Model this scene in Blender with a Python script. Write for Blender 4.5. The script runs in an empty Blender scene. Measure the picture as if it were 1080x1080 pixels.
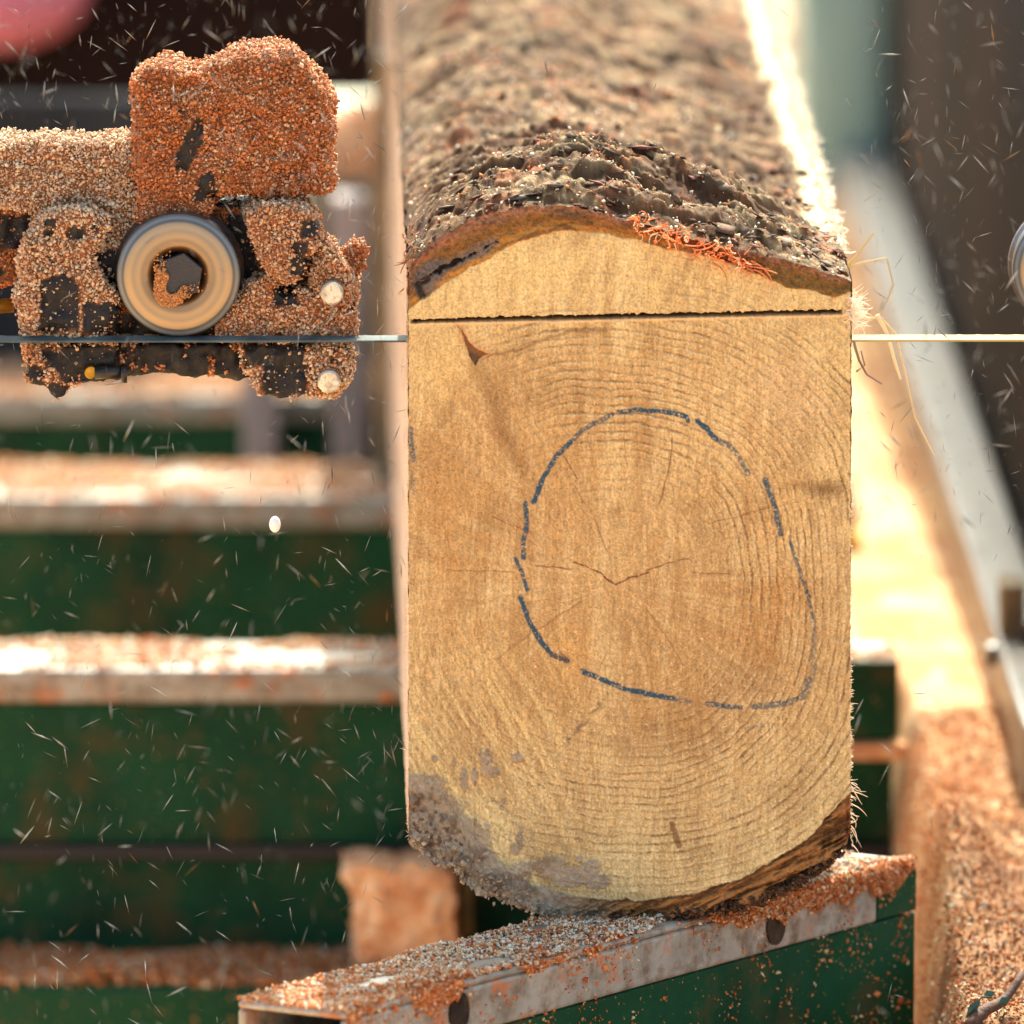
import bpy, bmesh, math, random
import numpy as np
random.seed(7); rng = np.random.default_rng(11)
S = bpy.context.scene; COL = S.collection

# ------------------------------------------------------------------ camera maths
F = 12000.0; D = 7.0
TH = math.atan(2100.0/F); CT, ST = math.cos(TH), math.sin(TH)
BED = 0.75
CZ = BED + 1.463
CAM = np.array([0.0, -D*CT, CZ])
MM = D/F                                    # metres per photo pixel at the log face

def ray(px, py):
    px = np.asarray(px, float); py = np.asarray(py, float)
    a = (px-540)/F; b = (540-py)/F
    return np.stack([a+0*b, CT+ST*b+0*a, -ST+CT*b+0*a], -1)
def W(px, py, d=0.0):                       # point seen at a pixel on the vertical plane y = d
    r = ray(px, py); t = (np.asarray(d, float)-CAM[1])/r[..., 1]
    return CAM + r*t[..., None]
def onZ(px, py, z=BED):                     # point seen at a pixel on a level plane
    r = ray(px, py); t = (z-CAM[2])/r[..., 2]
    return CAM + r*t[..., None]
LDX = (-210/F)/(CT+ST*0.175)                # the log axis drifts left as it recedes

# ------------------------------------------------------------------ noise
def _h(ix, iy, s=0):
    n = (ix.astype(np.int64)*374761393 + iy.astype(np.int64)*668265263 + s*1442695041) & 0xffffffff
    n = ((n ^ (n >> 13))*1274126177) & 0xffffffff
    n = ((n ^ (n >> 16))*2246822519) & 0xffffffff
    return ((n ^ (n >> 15)) & 0xffffff)/float(0xffffff)
def vn(x, y, s=0):
    ix = np.floor(x); iy = np.floor(y); fx = x-ix; fy = y-iy
    fx = fx*fx*(3-2*fx); fy = fy*fy*(3-2*fy)
    a = _h(ix, iy, s); b = _h(ix+1, iy, s); c = _h(ix, iy+1, s); d = _h(ix+1, iy+1, s)
    return (a*(1-fx)+b*fx)*(1-fy)+(c*(1-fx)+d*fx)*fy
def fbm(x, y, s=0, o=4, g=.5):
    v = 0; a = 1; t = 0
    for k in range(o):
        v = v+a*vn(x, y, s+k*17); t += a; a *= g; x = x*2.03+3.1; y = y*2.03+1.7
    return v/t
def worley(x, y, s=0):
    ix = np.floor(x); iy = np.floor(y)
    f1 = np.full(x.shape, 9.); f2 = np.full(x.shape, 9.); cid = np.zeros(x.shape)
    for dx in (-1, 0, 1):
        for dy in (-1, 0, 1):
            jx = ix+dx; jy = iy+dy
            qx = jx+_h(jx, jy, s); qy = jy+_h(jx, jy, s+5)
            dd = np.hypot(qx-x, qy-y); i = _h(jx, jy, s+9)
            n = dd < f1
            f2 = np.where(n, f1, np.minimum(f2, dd)); cid = np.where(n, i, cid); f1 = np.where(n, dd, f1)
    return f1, f2, cid
def ss(a, b, x):
    t = np.clip((x-a)/(b-a), 0, 1); return t*t*(3-2*t)
def lin(r, g, b):
    c = np.array([r, g, b])/255.
    return np.where(c <= .04045, c/12.92, ((c+.055)/1.055)**2.4)
def mix(a, b, t):
    return a*(1-t[..., None])+b*t[..., None]

def inpoly(px, py, pts):
    r = np.zeros(px.shape, bool); n = len(pts)
    for i in range(n):
        x0, y0 = pts[i]; x1, y1 = pts[(i+1) % n]
        k = ((y0 > py) != (y1 > py)) & (px < (x1-x0)*(py-y0)/(y1-y0+1e-9)+x0); r ^= k
    return r
# ------------------------------------------------------------------ objects
def link(name, me, mat, parent=None, smooth=False):
    o = bpy.data.objects.new(name, me); COL.objects.link(o)
    if mat is not None: me.materials.append(mat)
    if smooth: me.polygons.foreach_set('use_smooth', [True]*len(me.polygons))
    if parent is not None:
        o.parent = parent
        o.location = (0, 0, 0)-parent.location if False else (-parent.location[0], -parent.location[1], -parent.location[2])
    return o
def tag(o, label=None, cat=None, group=None, kind=None):
    if label: o['label'] = label
    if cat: o['category'] = cat
    if group: o['group'] = group
    if kind: o['kind'] = kind
    return o
def empty(name, loc=(0, 0, 0)):
    o = bpy.data.objects.new(name, None); COL.objects.link(o); o.location = tuple(float(v) for v in loc); o.empty_display_size = .05
    return o
def np_mesh(name, v, f, col=None):
    v = np.asarray(v, np.float32); f = np.asarray(f, np.int32); k = f.shape[1]
    me = bpy.data.meshes.new(name)
    me.vertices.add(len(v)); me.vertices.foreach_set('co', v.ravel())
    me.loops.add(f.size); me.loops.foreach_set('vertex_index', f.ravel())
    me.polygons.add(len(f)); me.polygons.foreach_set('loop_start', np.arange(0, f.size, k, dtype=np.int32))
    me.update(calc_edges=True)
    if col is not None:
        a = me.color_attributes.new('tint', 'FLOAT_COLOR', 'POINT')
        c = np.ones((len(v), 4), np.float32); c[:, :3] = col
        a.data.foreach_set('color', c.ravel())
    return me
def grid_faces(n, m, flip=False):           # n columns, m rows, index = i*m+j
    i, j = np.meshgrid(np.arange(n-1), np.arange(m-1), indexing='ij'); a = (i*m+j).ravel()
    q = np.stack([a, a+1, a+m+1, a+m], -1)
    return q[:, ::-1] if flip else q
class MB:
    def __init__(s): s.v = []; s.f = []
    def add(s, v, f):
        o = len(s.v); s.v += [tuple(map(float, p)) for p in v]; s.f += [tuple(i+o for i in q) for q in f]
    def hexa(s, c):                          # 8 corners: bottom ring then top ring
        s.add(c, [(3, 2, 1, 0), (4, 5, 6, 7), (0, 1, 5, 4), (1, 2, 6, 5), (2, 3, 7, 6), (3, 0, 4, 7)])
    def box(s, x0, x1, y0, y1, z0, z1):
        s.hexa([(x0, y0, z0), (x1, y0, z0), (x1, y1, z0), (x0, y1, z0), (x0, y0, z1), (x1, y0, z1), (x1, y1, z1), (x0, y1, z1)])
    def prism(s, pts, d0, d1, inset=0):      # pixel outline on plane y=d0, extruded back to y=d1
        a = W([p[0] for p in pts], [p[1] for p in pts], d0); n = len(pts)
        b = a.copy(); b[:, 1] = d1
        s.add(list(a)+list(b), [tuple(range(n))[::-1], tuple(range(n, 2*n))]+[(i, (i+1) % n, n+(i+1) % n, n+i) for i in range(n)])
    def tube(s, pts, r, k=6, r1=None):
        pts = [np.array(p, float) for p in pts]; n = len(pts); rings = []
        for i, p in enumerate(pts):
            t = pts[min(i+1, n-1)]-pts[max(i-1, 0)]; t = t/(np.linalg.norm(t)+1e-12)
            u = np.cross(t, (0.3, 0.2, 1.) if abs(t[2]) < .9 else (1., 0, 0)); u /= np.linalg.norm(u); w = np.cross(t, u)
            rr = r if r1 is None else r+(r1-r)*i/(n-1)
            rings += [p+rr*(math.cos(2*math.pi*q/k)*u+math.sin(2*math.pi*q/k)*w) for q in range(k)]
        f = [(i*k+q, i*k+(q+1) % k, (i+1)*k+(q+1) % k, (i+1)*k+q) for i in range(n-1) for q in range(k)]
        f += [tuple(range(k))[::-1], tuple(range((n-1)*k, n*k))]
        s.add(rings, f)
    def lathe(s, c, prof, k=64):             # profile (radius, y) around the y axis through c
        n = len(prof)
        v = [(c[0]+r*math.cos(2*math.pi*q/k), c[1]+y, c[2]+r*math.sin(2*math.pi*q/k)) for q in range(k) for r, y in prof]
        s.add(v, [(q*n+i, q*n+i+1, ((q+1) % k)*n+i+1, ((q+1) % k)*n+i) for q in range(k) for i in range(n-1)])
    def mesh(s, name):
        me = bpy.data.meshes.new(name); me.from_pydata(s.v, [], s.f); me.update()
        bm = bmesh.new(); bm.from_mesh(me); bmesh.ops.recalc_face_normals(bm, faces=bm.faces); bm.to_mesh(me); bm.free()
        return me
    def build(s, name, mat, parent=None, smooth=False, bevel=0):
        o = link(name, s.mesh(name), mat, parent, smooth)
        if bevel:
            m = o.modifiers.new('b', 'BEVEL'); m.width = bevel; m.segments = 3; m.limit_method = 'ANGLE'
        return o

# ------------------------------------------------------------------ materials
def mat(name, rough=.6, metal=0, col=(.5, .5, .5)):
    m = bpy.data.materials.new(name); m.use_nodes = True; nt = m.node_tree
    b = nt.nodes['Principled BSDF']; b.inputs['Roughness'].default_value = rough; b.inputs['Metallic'].default_value = metal
    b.inputs['Base Color'].default_value = (*[float(c) for c in col], 1)
    return m, nt, b
def noise_node(nt, scale, detail=4, rough=.55, vec=None):
    n = nt.nodes.new('ShaderNodeTexNoise'); n.inputs['Scale'].default_value = scale; n.inputs['Detail'].default_value = detail
    n.inputs['Roughness'].default_value = rough
    if vec is None:
        g = nt.nodes.get('geo') or nt.nodes.new('ShaderNodeNewGeometry'); g.name = 'geo'; vec = g.outputs['Position']
    nt.links.new(vec, n.inputs['Vector']); return n
def ramp(nt, src, stops):
    r = nt.nodes.new('ShaderNodeValToRGB'); e = r.color_ramp.elements
    while len(e) < len(stops): e.new(.5)
    for k, (p, c) in zip(e, stops):
        k.position = p; k.color = (*[float(x) for x in c], 1)
    nt.links.new(src, r.inputs[0]); return r
def mixc(nt, fac, a, b):
    m = nt.nodes.new('ShaderNodeMix'); m.data_type = 'RGBA'
    for s, v in ((0, fac), (6, a), (7, b)):
        if hasattr(v, 'is_linked') or hasattr(v, 'links'): nt.links.new(v, m.inputs[s])
        elif s == 0: m.inputs[s].default_value = v
        else: m.inputs[s].default_value = (*[float(x) for x in v], 1)
    return m.outputs[2]
def bump(nt, b, h, dist, strength=1.0):
    n = nt.nodes.new('ShaderNodeBump'); n.inputs['Distance'].default_value = dist; n.inputs['Strength'].default_value = strength
    nt.links.new(h, n.inputs['Height']); nt.links.new(n.outputs[0], b.inputs['Normal'])
def simple(name, stops, scale, rough=.6, metal=0, bd=0, detail=5):
    m, nt, b = mat(name, rough, metal); n = noise_node(nt, scale, detail)
    r = ramp(nt, n.outputs['Fac'], stops); nt.links.new(r.outputs[0], b.inputs['Base Color'])
    if bd: bump(nt, b, n.outputs['Fac'], bd)
    return m
def tinted(name, rough=.85, micro=2500, amt=.18, bd=.0003, trans=0):
    m, nt, b = mat(name, rough); a = nt.nodes.new('ShaderNodeAttribute'); a.attribute_name = 'tint'
    n = noise_node(nt, micro, 3, .7)
    k = ramp(nt, n.outputs['Fac'], [(.3, [1-amt]*3), (.7, [1+amt]*3)])
    x = nt.nodes.new('ShaderNodeMix'); x.data_type = 'RGBA'; x.blend_type = 'MULTIPLY'; x.inputs[0].default_value = 1
    nt.links.new(a.outputs['Color'], x.inputs[6]); nt.links.new(k.outputs[0], x.inputs[7])
    nt.links.new(x.outputs[2], b.inputs['Base Color'])
    if bd: bump(nt, b, n.outputs['Fac'], bd)
    b.inputs['Specular IOR Level'].default_value = .25
    if trans:
        t = nt.nodes.new('ShaderNodeBsdfTranslucent'); nt.links.new(x.outputs[2], t.inputs[0])
        ms = nt.nodes.new('ShaderNodeMixShader'); ms.inputs[0].default_value = trans
        nt.links.new(b.outputs[0], ms.inputs[1]); nt.links.new(t.outputs[0], ms.inputs[2])
        nt.links.new(ms.outputs[0], nt.nodes['Material Output'].inputs[0])
    return m
M = {}
M['wood'] = tinted('end_grain', .8, 1400, .16, .0006)
M['bark'] = tinted('bark', .9, 900, .25, .0008)
M['under'] = tinted('dusty_black_metal', .5, 700, .3, .0006)
M['grain'] = tinted('sawdust_grains', .9, 3000, .08, 0, .18)
M['fibre'] = tinted('wood_fibre', .8, 2000, .05, 0, .25)
M['fly'] = tinted('flying_chips', .8, 2000, .05, 0, .3)

def green_paint():
    m, nt, b = mat('green_paint', .6)
    n = noise_node(nt, 9, 6, .6); base = ramp(nt, n.outputs['Fac'], [(.3, lin(12, 44, 25)), (.55, lin(18, 66, 38)), (.75, lin(32, 66, 42))])
    n2 = noise_node(nt, 22, 5, .6); dirt = ramp(nt, n2.outputs['Fac'], [(.52, (0, 0, 0)), (.8, (.8, .8, .8))])
    c = mixc(nt, dirt.outputs[0], base.outputs[0], lin(96, 62, 30))
    n3 = noise_node(nt, 330, 2, .5); sp = ramp(nt, n3.outputs['Fac'], [(.69, (0, 0, 0)), (.72, (1, 1, 1))])
    c = mixc(nt, sp.outputs[0], c, lin(190, 120, 60)); nt.links.new(c, b.inputs['Base Color'])
    bump(nt, b, n2.outputs['Fac'], .002); b.inputs['Specular IOR Level'].default_value = .15; return m
M['green'] = green_paint()
def steel(name, a, bcol, c, dust):
    m, nt, b = mat(name, .42, .15)
    n = noise_node(nt, 18, 7, .65); base = ramp(nt, n.outputs['Fac'], [(.3, a), (.55, bcol), (.75, c)])
    n2 = noise_node(nt, 40, 6, .65); k = ramp(nt, n2.outputs['Fac'], [(dust, (0, 0, 0)), (dust+.12, (1, 1, 1))])
    cc = mixc(nt, k.outputs[0], base.outputs[0], lin(186, 108, 58)); n4 = noise_node(nt, 75, 8, .7); k4 = ramp(nt, n4.outputs['Fac'], [(.46, (0, 0, 0)), (.66, (1, 1, 1))]); cc = mixc(nt, k4.outputs[0], cc, lin(112, 92, 72)); nt.links.new(cc, b.inputs['Base Color'])
    bump(nt, b, n.outputs['Fac'], .001); return m
M['steel'] = steel('worn_steel', lin(130, 124, 112), lin(166, 160, 146), lin(136, 100, 72), .54)
M['track'] = steel('track_steel', lin(132, 132, 128), lin(158, 157, 152), lin(160, 140, 120), .66)
M['black'] = simple('black_oily_metal', [(.35, lin(16, 15, 14)), (.6, lin(44, 40, 36)), (.75, lin(90, 55, 30))], 110, .32, .3, .0006)
M['bolt'] = simple('bright_bolt', [(.3, lin(150, 140, 120)), (.6, lin(215, 208, 190)), (.75, lin(180, 120, 80))], 250, .35, .5, .0004)
M['brass'] = simple('brass', [(.3, lin(110, 80, 20)), (.7, lin(200, 160, 60))], 90, .35, .8)
M['saw'] = simple('blade_steel', [(.3, lin(60, 68, 68)), (.7, lin(100, 112, 110))], 60, .6, 0)
M['saw'].node_tree.nodes['Principled BSDF'].inputs['Specular IOR Level'].default_value = .1
M['dust'] = simple('sawdust', [(.3, lin(196, 128, 84)), (.5, lin(220, 160, 112)), (.7, lin(236, 196, 154))], 60, .95, 0, .004, 8)
M['dark'] = simple('dark_machine', [(.3, lin(14, 9, 7)), (.6, lin(34, 22, 17)), (.8, lin(70, 40, 24))], 6, .6)
M['dark2'] = simple('dark_side', [(.25, lin(8, 7, 7)), (.5, lin(20, 14, 11)), (.75, lin(52, 28, 15))], 2.2, .8)
M['dark3'] = simple('dark_brown_paint', [(.25, lin(20, 12, 10)), (.7, lin(38, 20, 15))], 2.2, .8)
for k_ in ('dark2', 'dark3'): M[k_].node_tree.nodes['Principled BSDF'].inputs['Specular IOR Level'].default_value = .1
M['grey'] = simple('grey_machine', [(.3, lin(40, 41, 42)), (.7, lin(66, 66, 66))], 8, .5)
nt_ = M['saw'].node_tree; b_ = nt_.nodes['Principled BSDF']; sx_ = nt_.nodes.new('ShaderNodeSeparateXYZ'); nt_.links.new(nt_.nodes['geo'].outputs['Position'], sx_.inputs[0])
rr_ = ramp(nt_, sx_.outputs[0], [(.15, (0, 0, 0)), (.2, (1, 1, 1))]); old_ = b_.inputs['Base Color'].links[0].from_socket; nt_.links.new(mixc(nt_, rr_.outputs[0], old_, lin(170, 150, 90)), b_.inputs['Base Color'])  # tan towards the right end: a reflection painted into the steel colour
M['pink'] = simple('pink_plastic', [(.3, lin(196, 104, 122)), (.7, lin(212, 128, 144))], 6, .5)
M['grey'].node_tree.nodes['Principled BSDF'].inputs['Specular IOR Level'].default_value = 0
M['teal'] = simple('teal_paint', [(.3, lin(150, 200, 192)), (.7, lin(180, 220, 212))], 6, .5)
M['pale'] = simple('pale_board', [(.3, lin(190, 190, 160)), (.7, lin(222, 220, 195))], 6, .7)
M['beige'] = simple('grey_beige_steel', [(.3, lin(120, 105, 100)), (.7, lin(165, 150, 145))], 10, .6)
M['yellow'] = simple('yellow_paint', [(.3, lin(200, 150, 10)), (.7, lin(235, 190, 30))], 20, .5)
M['ochre'] = simple('dirty_yellow', [(.3, lin(70, 52, 8)), (.7, lin(120, 92, 14))], 20, .7)
M['post'] = simple('olive_brown_post', [(.3, lin(96, 80, 56)), (.6, lin(140, 118, 86)), (.75, lin(60, 62, 44))], 25, .7, 0, .002)

# ------------------------------------------------------------------ LOG
XL, XR = 431.0, 897.0
top_x = [425, 431, 440, 455, 480, 515, 550, 590, 640, 680, 720, 780, 830, 870, 890, 900]
top_y = [292, 287, 272, 257, 240, 225, 219, 216, 225, 238, 250, 262, 276, 287, 293, 299]
wb_x = [425, 431, 440, 452, 470, 500, 530, 560, 600, 640, 680, 720, 760, 800, 830, 862, 880, 900]
wb_y = [330, 327, 318, 312, 299, 281, 263, 250, 243, 247, 256, 265, 276, 291, 303, 308, 313, 306]
bot_x = [425, 431, 436, 450, 470, 500, 520, 545, 590, 640, 700, 760, 800, 850, 880, 892, 897, 900]
bot_y = [870, 886, 893, 903, 914, 938, 947, 955, 968, 972, 972, 962, 950, 928, 908, 892, 880, 870]
bb_x = [425, 445, 460, 475, 495, 515, 530, 560, 600, 640, 700, 740, 780, 820, 850, 875, 900]   # wood / bark line below
bb_y = [818, 819, 826, 848, 872, 893, 912, 930, 944, 949, 948, 940, 925, 905, 884, 860, 832]
def bark_h(x, d):                            # extra height in metres over the arch (x in px, d in metres)
    xm = x*MM; env = 1-.75*ss(850, 880, x)-.6*(1-ss(431, 470, x))
    wx = xm+.018*(fbm(xm*22, d*9, 3)-.5); wd = d+.05*(fbm(xm*14, d*12, 5)-.5)
    f1, f2, cid = worley(wx/.046+wd*4, wd/.034, 2)
    pl = ss(.02, .32, f2-f1)
    g1, g2, c2 = worley(wx/.020+3, wd/.013, 12)
    p2 = ss(.0, .4, g2-g1)
    lump = .020*np.exp(-((d-.11)/.075)**2)*np.exp(-((x-655)/115)**2)+.012*np.exp(-((d-.10)/.05)**2)*np.exp(-((x-765)/45)**2)
    lump = lump+.007*np.exp(-((d-.09)/.08)**2)-.010*ss(.2, .4, d)
    fade = ss(-.002, .022, d); q0 = fbm(wx*13+1.3*fbm(xm*30, d*22, 41), wd*32, 40, 4, .55); rdg = (1-np.abs(2*q0-1)*2.2).clip(-.3, 1)
    lay = fbm(wx*17+5, wd*30, 14, 3)*11; lf = lay-np.floor(lay); lid = _h(np.floor(lay), np.floor(lay)*0+3, 4); ter = (np.floor(lay)+ss(0, .3, lf)-5.5)*.0019
    return env*fade*(lump+ter+.0032*(pl-.5)+.004*(cid-.5)*pl+.0010*(p2-.5)+.0012*c2*p2+.009*(fbm(xm*24, d*16, 8)-.5)+.0060*(rdg-.5)+.0009*(fbm(xm*230+d*90, d*200-xm*60, 9, 4)-.5)) \
        + (.004*(fbm(xm*110, d*60+.4, 21)-.5)+.0035*(fbm(xm*420, d*200+.4, 22)-.5))*(.4+.6*env), pl, .5*cid+.5*lid, p2*(.35+.65*ss(0, .25, lf)), c2, fade
log = empty('log', (W(664, 972, 0)[0], 0, BED))
tag(log, 'large squared log, bark on top, a blue ring drawn on its sawn end', 'log')

# --- cut face
nx, ny1, ny = 600, 0, 1000
gx = np.linspace(XL, XR, nx)
t01 = np.linspace(0, 1, ny)
tz = bark_h(gx, np.zeros(nx))[0]/MM
gt = np.interp(gx, top_x, top_y)-tz + 0
jag = 3.5*(fbm(gx/9, gx*0, 31)-.5)+2.5*(fbm(gx/2.5, gx*0, 33)-.5)
low = np.interp(gx, [431, 470, 520, 600, 760, 897], [3, 5, 3, 1, 1, 2])
gb = np.interp(gx, bot_x, bot_y)+jag*low
Xg = np.repeat(gx[:, None], ny, 1); Yg = gt[:, None]+(gb-gt)[:, None]*t01[None]
edge = 1.2*(fbm(Yg[0]/4, Yg[0]*0, 41)-.5)
Xw = Xg.copy(); Xw[:4] += edge*1.3; Xw[-4:] += edge*1.6
x, y = Xg, Yg
dx = x-650; dy = y-614; r = np.hypot(dx, dy*1.0); th = np.arctan2(dy, dx)
n3_ = vn(x/1.9, y/1.9, 53)
rr = r*(1+.035*np.cos(2*th+.6)+.03*np.cos(4*th))+16*(fbm(x/120, y/120, 50)-.5)+6*(fbm(x/32, y/32, 51)-.5)+2.0*(fbm(x/7, y/7, 52)-.5)+1.2*(n3_-.5)
n0 = fbm(x/170, y/170, 60); n1 = fbm(x/40, y/40, 61); n2 = fbm(x/9, y/9, 62); n3 = vn(x/1.6, y/1.6, 63); n4 = vn(x/.9, y/.9, 64)
rad = fbm(th*26, rr/160, 70, 4, .6)
A = lin(206, 158, 98); B = lin(186, 134, 78); C_ = lin(224, 182, 122); DK = lin(140, 92, 46)
c = mix(A, B, ss(.35, .65, n0)*.9)
c = mix(c, C_, ss(.45, .75, rad)*.28)
c = mix(c, lin(170, 118, 64), ss(.55, .8, fbm(th*40+5, rr/300, 72))*.18)
# sapwood brighter, cooler to the outside below and above
sap = ss(200, 330, rr)
c = mix(c, lin(220, 180, 116), sap*.55)
c = mix(c, lin(196, 140, 76), ss(60, 160, rr)*(1-ss(170, 250, rr))*.30*ss(.3, .7, n1))
# vertical pale bands through the pith
c = mix(c, lin(228, 184, 120), np.exp(-((dx+6+.05*dy)/13)**2)*ss(0, 60, np.abs(dy))*.55*ss(.3, .6, n1))
c = mix(c, lin(160, 108, 56), np.exp(-((dx-26+.05*dy)/9)**2)*(dy < 0)*ss(.35, .65, n1)*.6)
# growth rings
sp = 9.0
ph = rr/sp+.9*vn(rr/37, rr*0, 80)
fr = ph-np.floor(ph); ln = np.where(fr < .5, np.exp(-((fr-.5)/.24)**2), np.exp(-((fr-.5)/.07)**2))
per = vn(np.floor(ph)*1.7, ph*0, 81)
q_low = ss(.1, .9, np.sin(th-.15))          # below the pith
q_up = ss(.3, .95, np.sin(-th+.55))
q_r = ss(.3, .9, np.cos(th-.25))
st = np.clip(.36+.55*q_low*ss(150, 230, rr)+.75*q_up*ss(110, 190, rr)*(1-.5*ss(300, 340, rr))+.5*q_r*ss(110, 160, rr), 0, 1)*ss(30, 120, rr)*(1-.45*ss(.3, .9, -np.cos(th)))*np.where(y < 336, .55, 1.)
brk = ss(.34, .62, fbm(x/11, y/11, 84)+.3*(vn(x/2.4, y/2.4, 85)-.5))
rl = ln*st*(.45+.75*per)*(.35+.65*brk)
rl = rl*(1-.6*ss(330, 335, 0*rr+rr))
rl = rl*(.68+.45*ss(.35, .62, fbm(x/70, y/70, 89))); c = mix(c, lin(126, 82, 42), np.clip(rl*.78, 0, .85)); vs = fbm((x+.06*y)/7, y/150, 92, 3); c = mix(c, lin(162, 112, 62), ss(.54, .72, vs)*.22*(.4+.6*ss(.4, .6, n1))); c = mix(c, lin(230, 190, 132), ss(.46, .3, vs)*.18); c = mix(c, lin(150, 104, 58), ss(.5, .75, fbm(x/60, y/60, 86))*.35); c = mix(c, lin(156, 108, 62), ss(.56, .7, fbm((x+y*.1)/3, y/16, 88))*.30)
ln2 = np.exp(-((fr-.2)/.12)**2); c = mix(c, lin(236, 200, 144), ln2*st*.35*brk)
c = mix(c, lin(120, 76, 36), q_up*ss(110, 150, rr)*(1-ss(240, 290, rr))*ss(.5, .72, fbm(x/16, y/6, 87))*.45*ss(660, 560, x+0*y))
# dark streak from knot
def seg(px, py, ax, ay, bx, by):
    vx, vy = bx-ax, by-ay; t = np.clip(((px-ax)*vx+(py-ay)*vy)/(vx*vx+vy*vy+1e-9), 0, 1)
    return np.hypot(px-ax-t*vx, py-ay-t*vy), t
def poly(px, py, pts):
    m = np.full(px.shape, 1e9)
    for (a, b), (e, f) in zip(pts[:-1], pts[1:]): m = np.minimum(m, seg(px, py, a, b, e, f)[0])
    return m
wx_ = x+7*(fbm(x/14, y/14, 90)-.5)+2*(n2-.5); wy_ = y+7*(fbm(x/14, y/14, 91)-.5)
d_ = poly(wx_, wy_, [(503, 385), (520, 425), (538, 470), (566, 540)])
c = mix(c, lin(120, 74, 36), np.exp(-(d_/11)**2)*.55*(1-ss(470, 545, y)))
d_ = poly(wx_, wy_, [(512, 378), (545, 368), (590, 352), (640, 348)]); c = mix(c, lin(122, 76, 38), np.exp(-(d_/2.2)**2)*.6)
d_ = poly(wx_, wy_, [(503, 388), (478, 420), (466, 450)]); c = mix(c, lin(140, 92, 46), np.exp(-(d_/5)**2)*.4)
for cx, cy, sx, sy, cc, am in [(872, 516, 22, 9, (112, 74, 36), .75), (845, 512, 26, 5, (130, 88, 44), .45), (820, 620, 22, 75, (176, 112, 52), .4), (795, 690, 26, 60, (170, 112, 56), .3),
                               (735, 570, 10, 40, (150, 104, 58), .4), (640, 345, 6, 60, (130, 84, 40), .35), (614, 395, 7, 60, (130, 84, 40), .35), (470, 560, 30, 90, (184, 124, 66), .45),
                               (470, 390, 35, 40, (214, 166, 100), .6), (840, 410, 40, 40, (222, 172, 118), .55), (560, 290, 50, 30, (214, 168, 100), .5), (600, 690, 22, 34, (214, 150, 80), .5), (520, 860, 40, 50, (232, 192, 128), .5)]:
    c = mix(c, lin(*cc), np.exp(-((x-cx)/sx)**2-((y-cy)/sy)**2)*am*ss(.2, .6, n1))
# diagonal saw streaks lower left
sd = fbm((x*.87-y*.49)/4.0, (x*.49+y*.87)/150, 95); ml = ss(640, 760, y)*(1-ss(560, 640, x))
c = mix(c, lin(236, 194, 124), ss(.5, .7, sd)*ml*.40); c = mix(c, lin(150, 112, 70), ss(.5, .3, sd)*ml*.22)
sd2 = fbm((x*.995-y*.08)/3.2, y/110, 96); c = mix(c, lin(150, 100, 54), ss(.58, .8, sd2)*.28*(1-sap)); 
# thin-walled top slab rays
c = mix(c, lin(226, 180, 112), ss(.5, .7, fbm((x*.9+y*.43)/6, (y*.9-x*.43)/90, 97))*(y < 335)*.4)
# fine sawn fuzz
c = c*(.82+.36*fbm(x/1.5, y/7.5, 65, 2)[..., None])*(.78+.44*n3[..., None])*(.88+.24*n4[..., None])*np.array([1.04, 1.26, 1.52])
spk = (vn(x/1.5, y/1.5, 99) > .93)*(.35+.65*q_low+.3*q_r).clip(0, 1); c = mix(c, lin(246, 220, 176), spk*.7)
spk = (vn(x/1.7+9, y/1.7, 100) > .945)*1.; c = mix(c, lin(122, 78, 40), spk*.6)
H = .0008*(n3-.5)+.0006*(n2-.5)+.0006*rl*-1+.0003*ln2*st
# cracks
cracks = [([(565, 596), (582, 598), (602, 600)], .8), ([(606, 593), (620, 598), (634, 605), (649, 617)], 1.2), ([(649, 617), (666, 609), (684, 604)], 1.2), ([(682, 602), (700, 595), (727, 589)], .9),
          ([(473, 601), (505, 602), (543, 603)], .55), ([(590, 470), (597, 484), (609, 505)], .8), ([(606, 512), (616, 530), (628, 548), (640, 582)], .6), ([(709, 462), (707, 485), (703, 505), (695, 533)], .8),
          ([(658, 436), (659, 470), (661, 500)], .4), ([(748, 552), (780, 544), (815, 534)], .7), ([(732, 604), (770, 606)], .7), ([(520, 545), (538, 553), (560, 562)], .6), ([(523, 697), (560, 668), (615, 633)], .6),
          ([(680, 640), (700, 668), (722, 702)], .55), ([(648, 630), (643, 680), (622, 732)], .45), ([(815, 536), (870, 520)], .3), ([(770, 606), (845, 610)], .25), ([(700, 470), (712, 440)], .4)]
for pts, a in cracks:
    q = poly(x+1.6*(fbm(x/10, y/10, 101)-.5)*2, y+1.6*(fbm(x/8, y/8, 102)-.5)*2, pts)
    k = np.exp(-(q/(.5+.38*a))**2)*min(1, a*.95)*(.55+.45*ss(.3, .5, fbm(x/6, y/6, 103))); c = mix(c, lin(104, 42, 22), k*.97); H = H-.0003*k
# knot
kx_, ky_ = x+2.2*(n2-.5)*2, y+2.2*(n1-.5)*2
k = np.maximum(inpoly(kx_, ky_, [(485, 346), (493, 358), (501, 367), (515, 373), (507, 378), (502, 387), (497, 378), (492, 366)])*(.6+.4*n2), np.exp(-(poly(x, y, [(478, 338), (486, 348)])/.8)**2)*.5)
c = mix(c, lin(58, 34, 24), k*.97); H = H-.0010*k
k2 = np.exp(-(poly(wx_, wy_, [(480, 340), (492, 362), (516, 374)])/5)**2); c = mix(c, lin(176, 96, 50), k2*.35)
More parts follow.
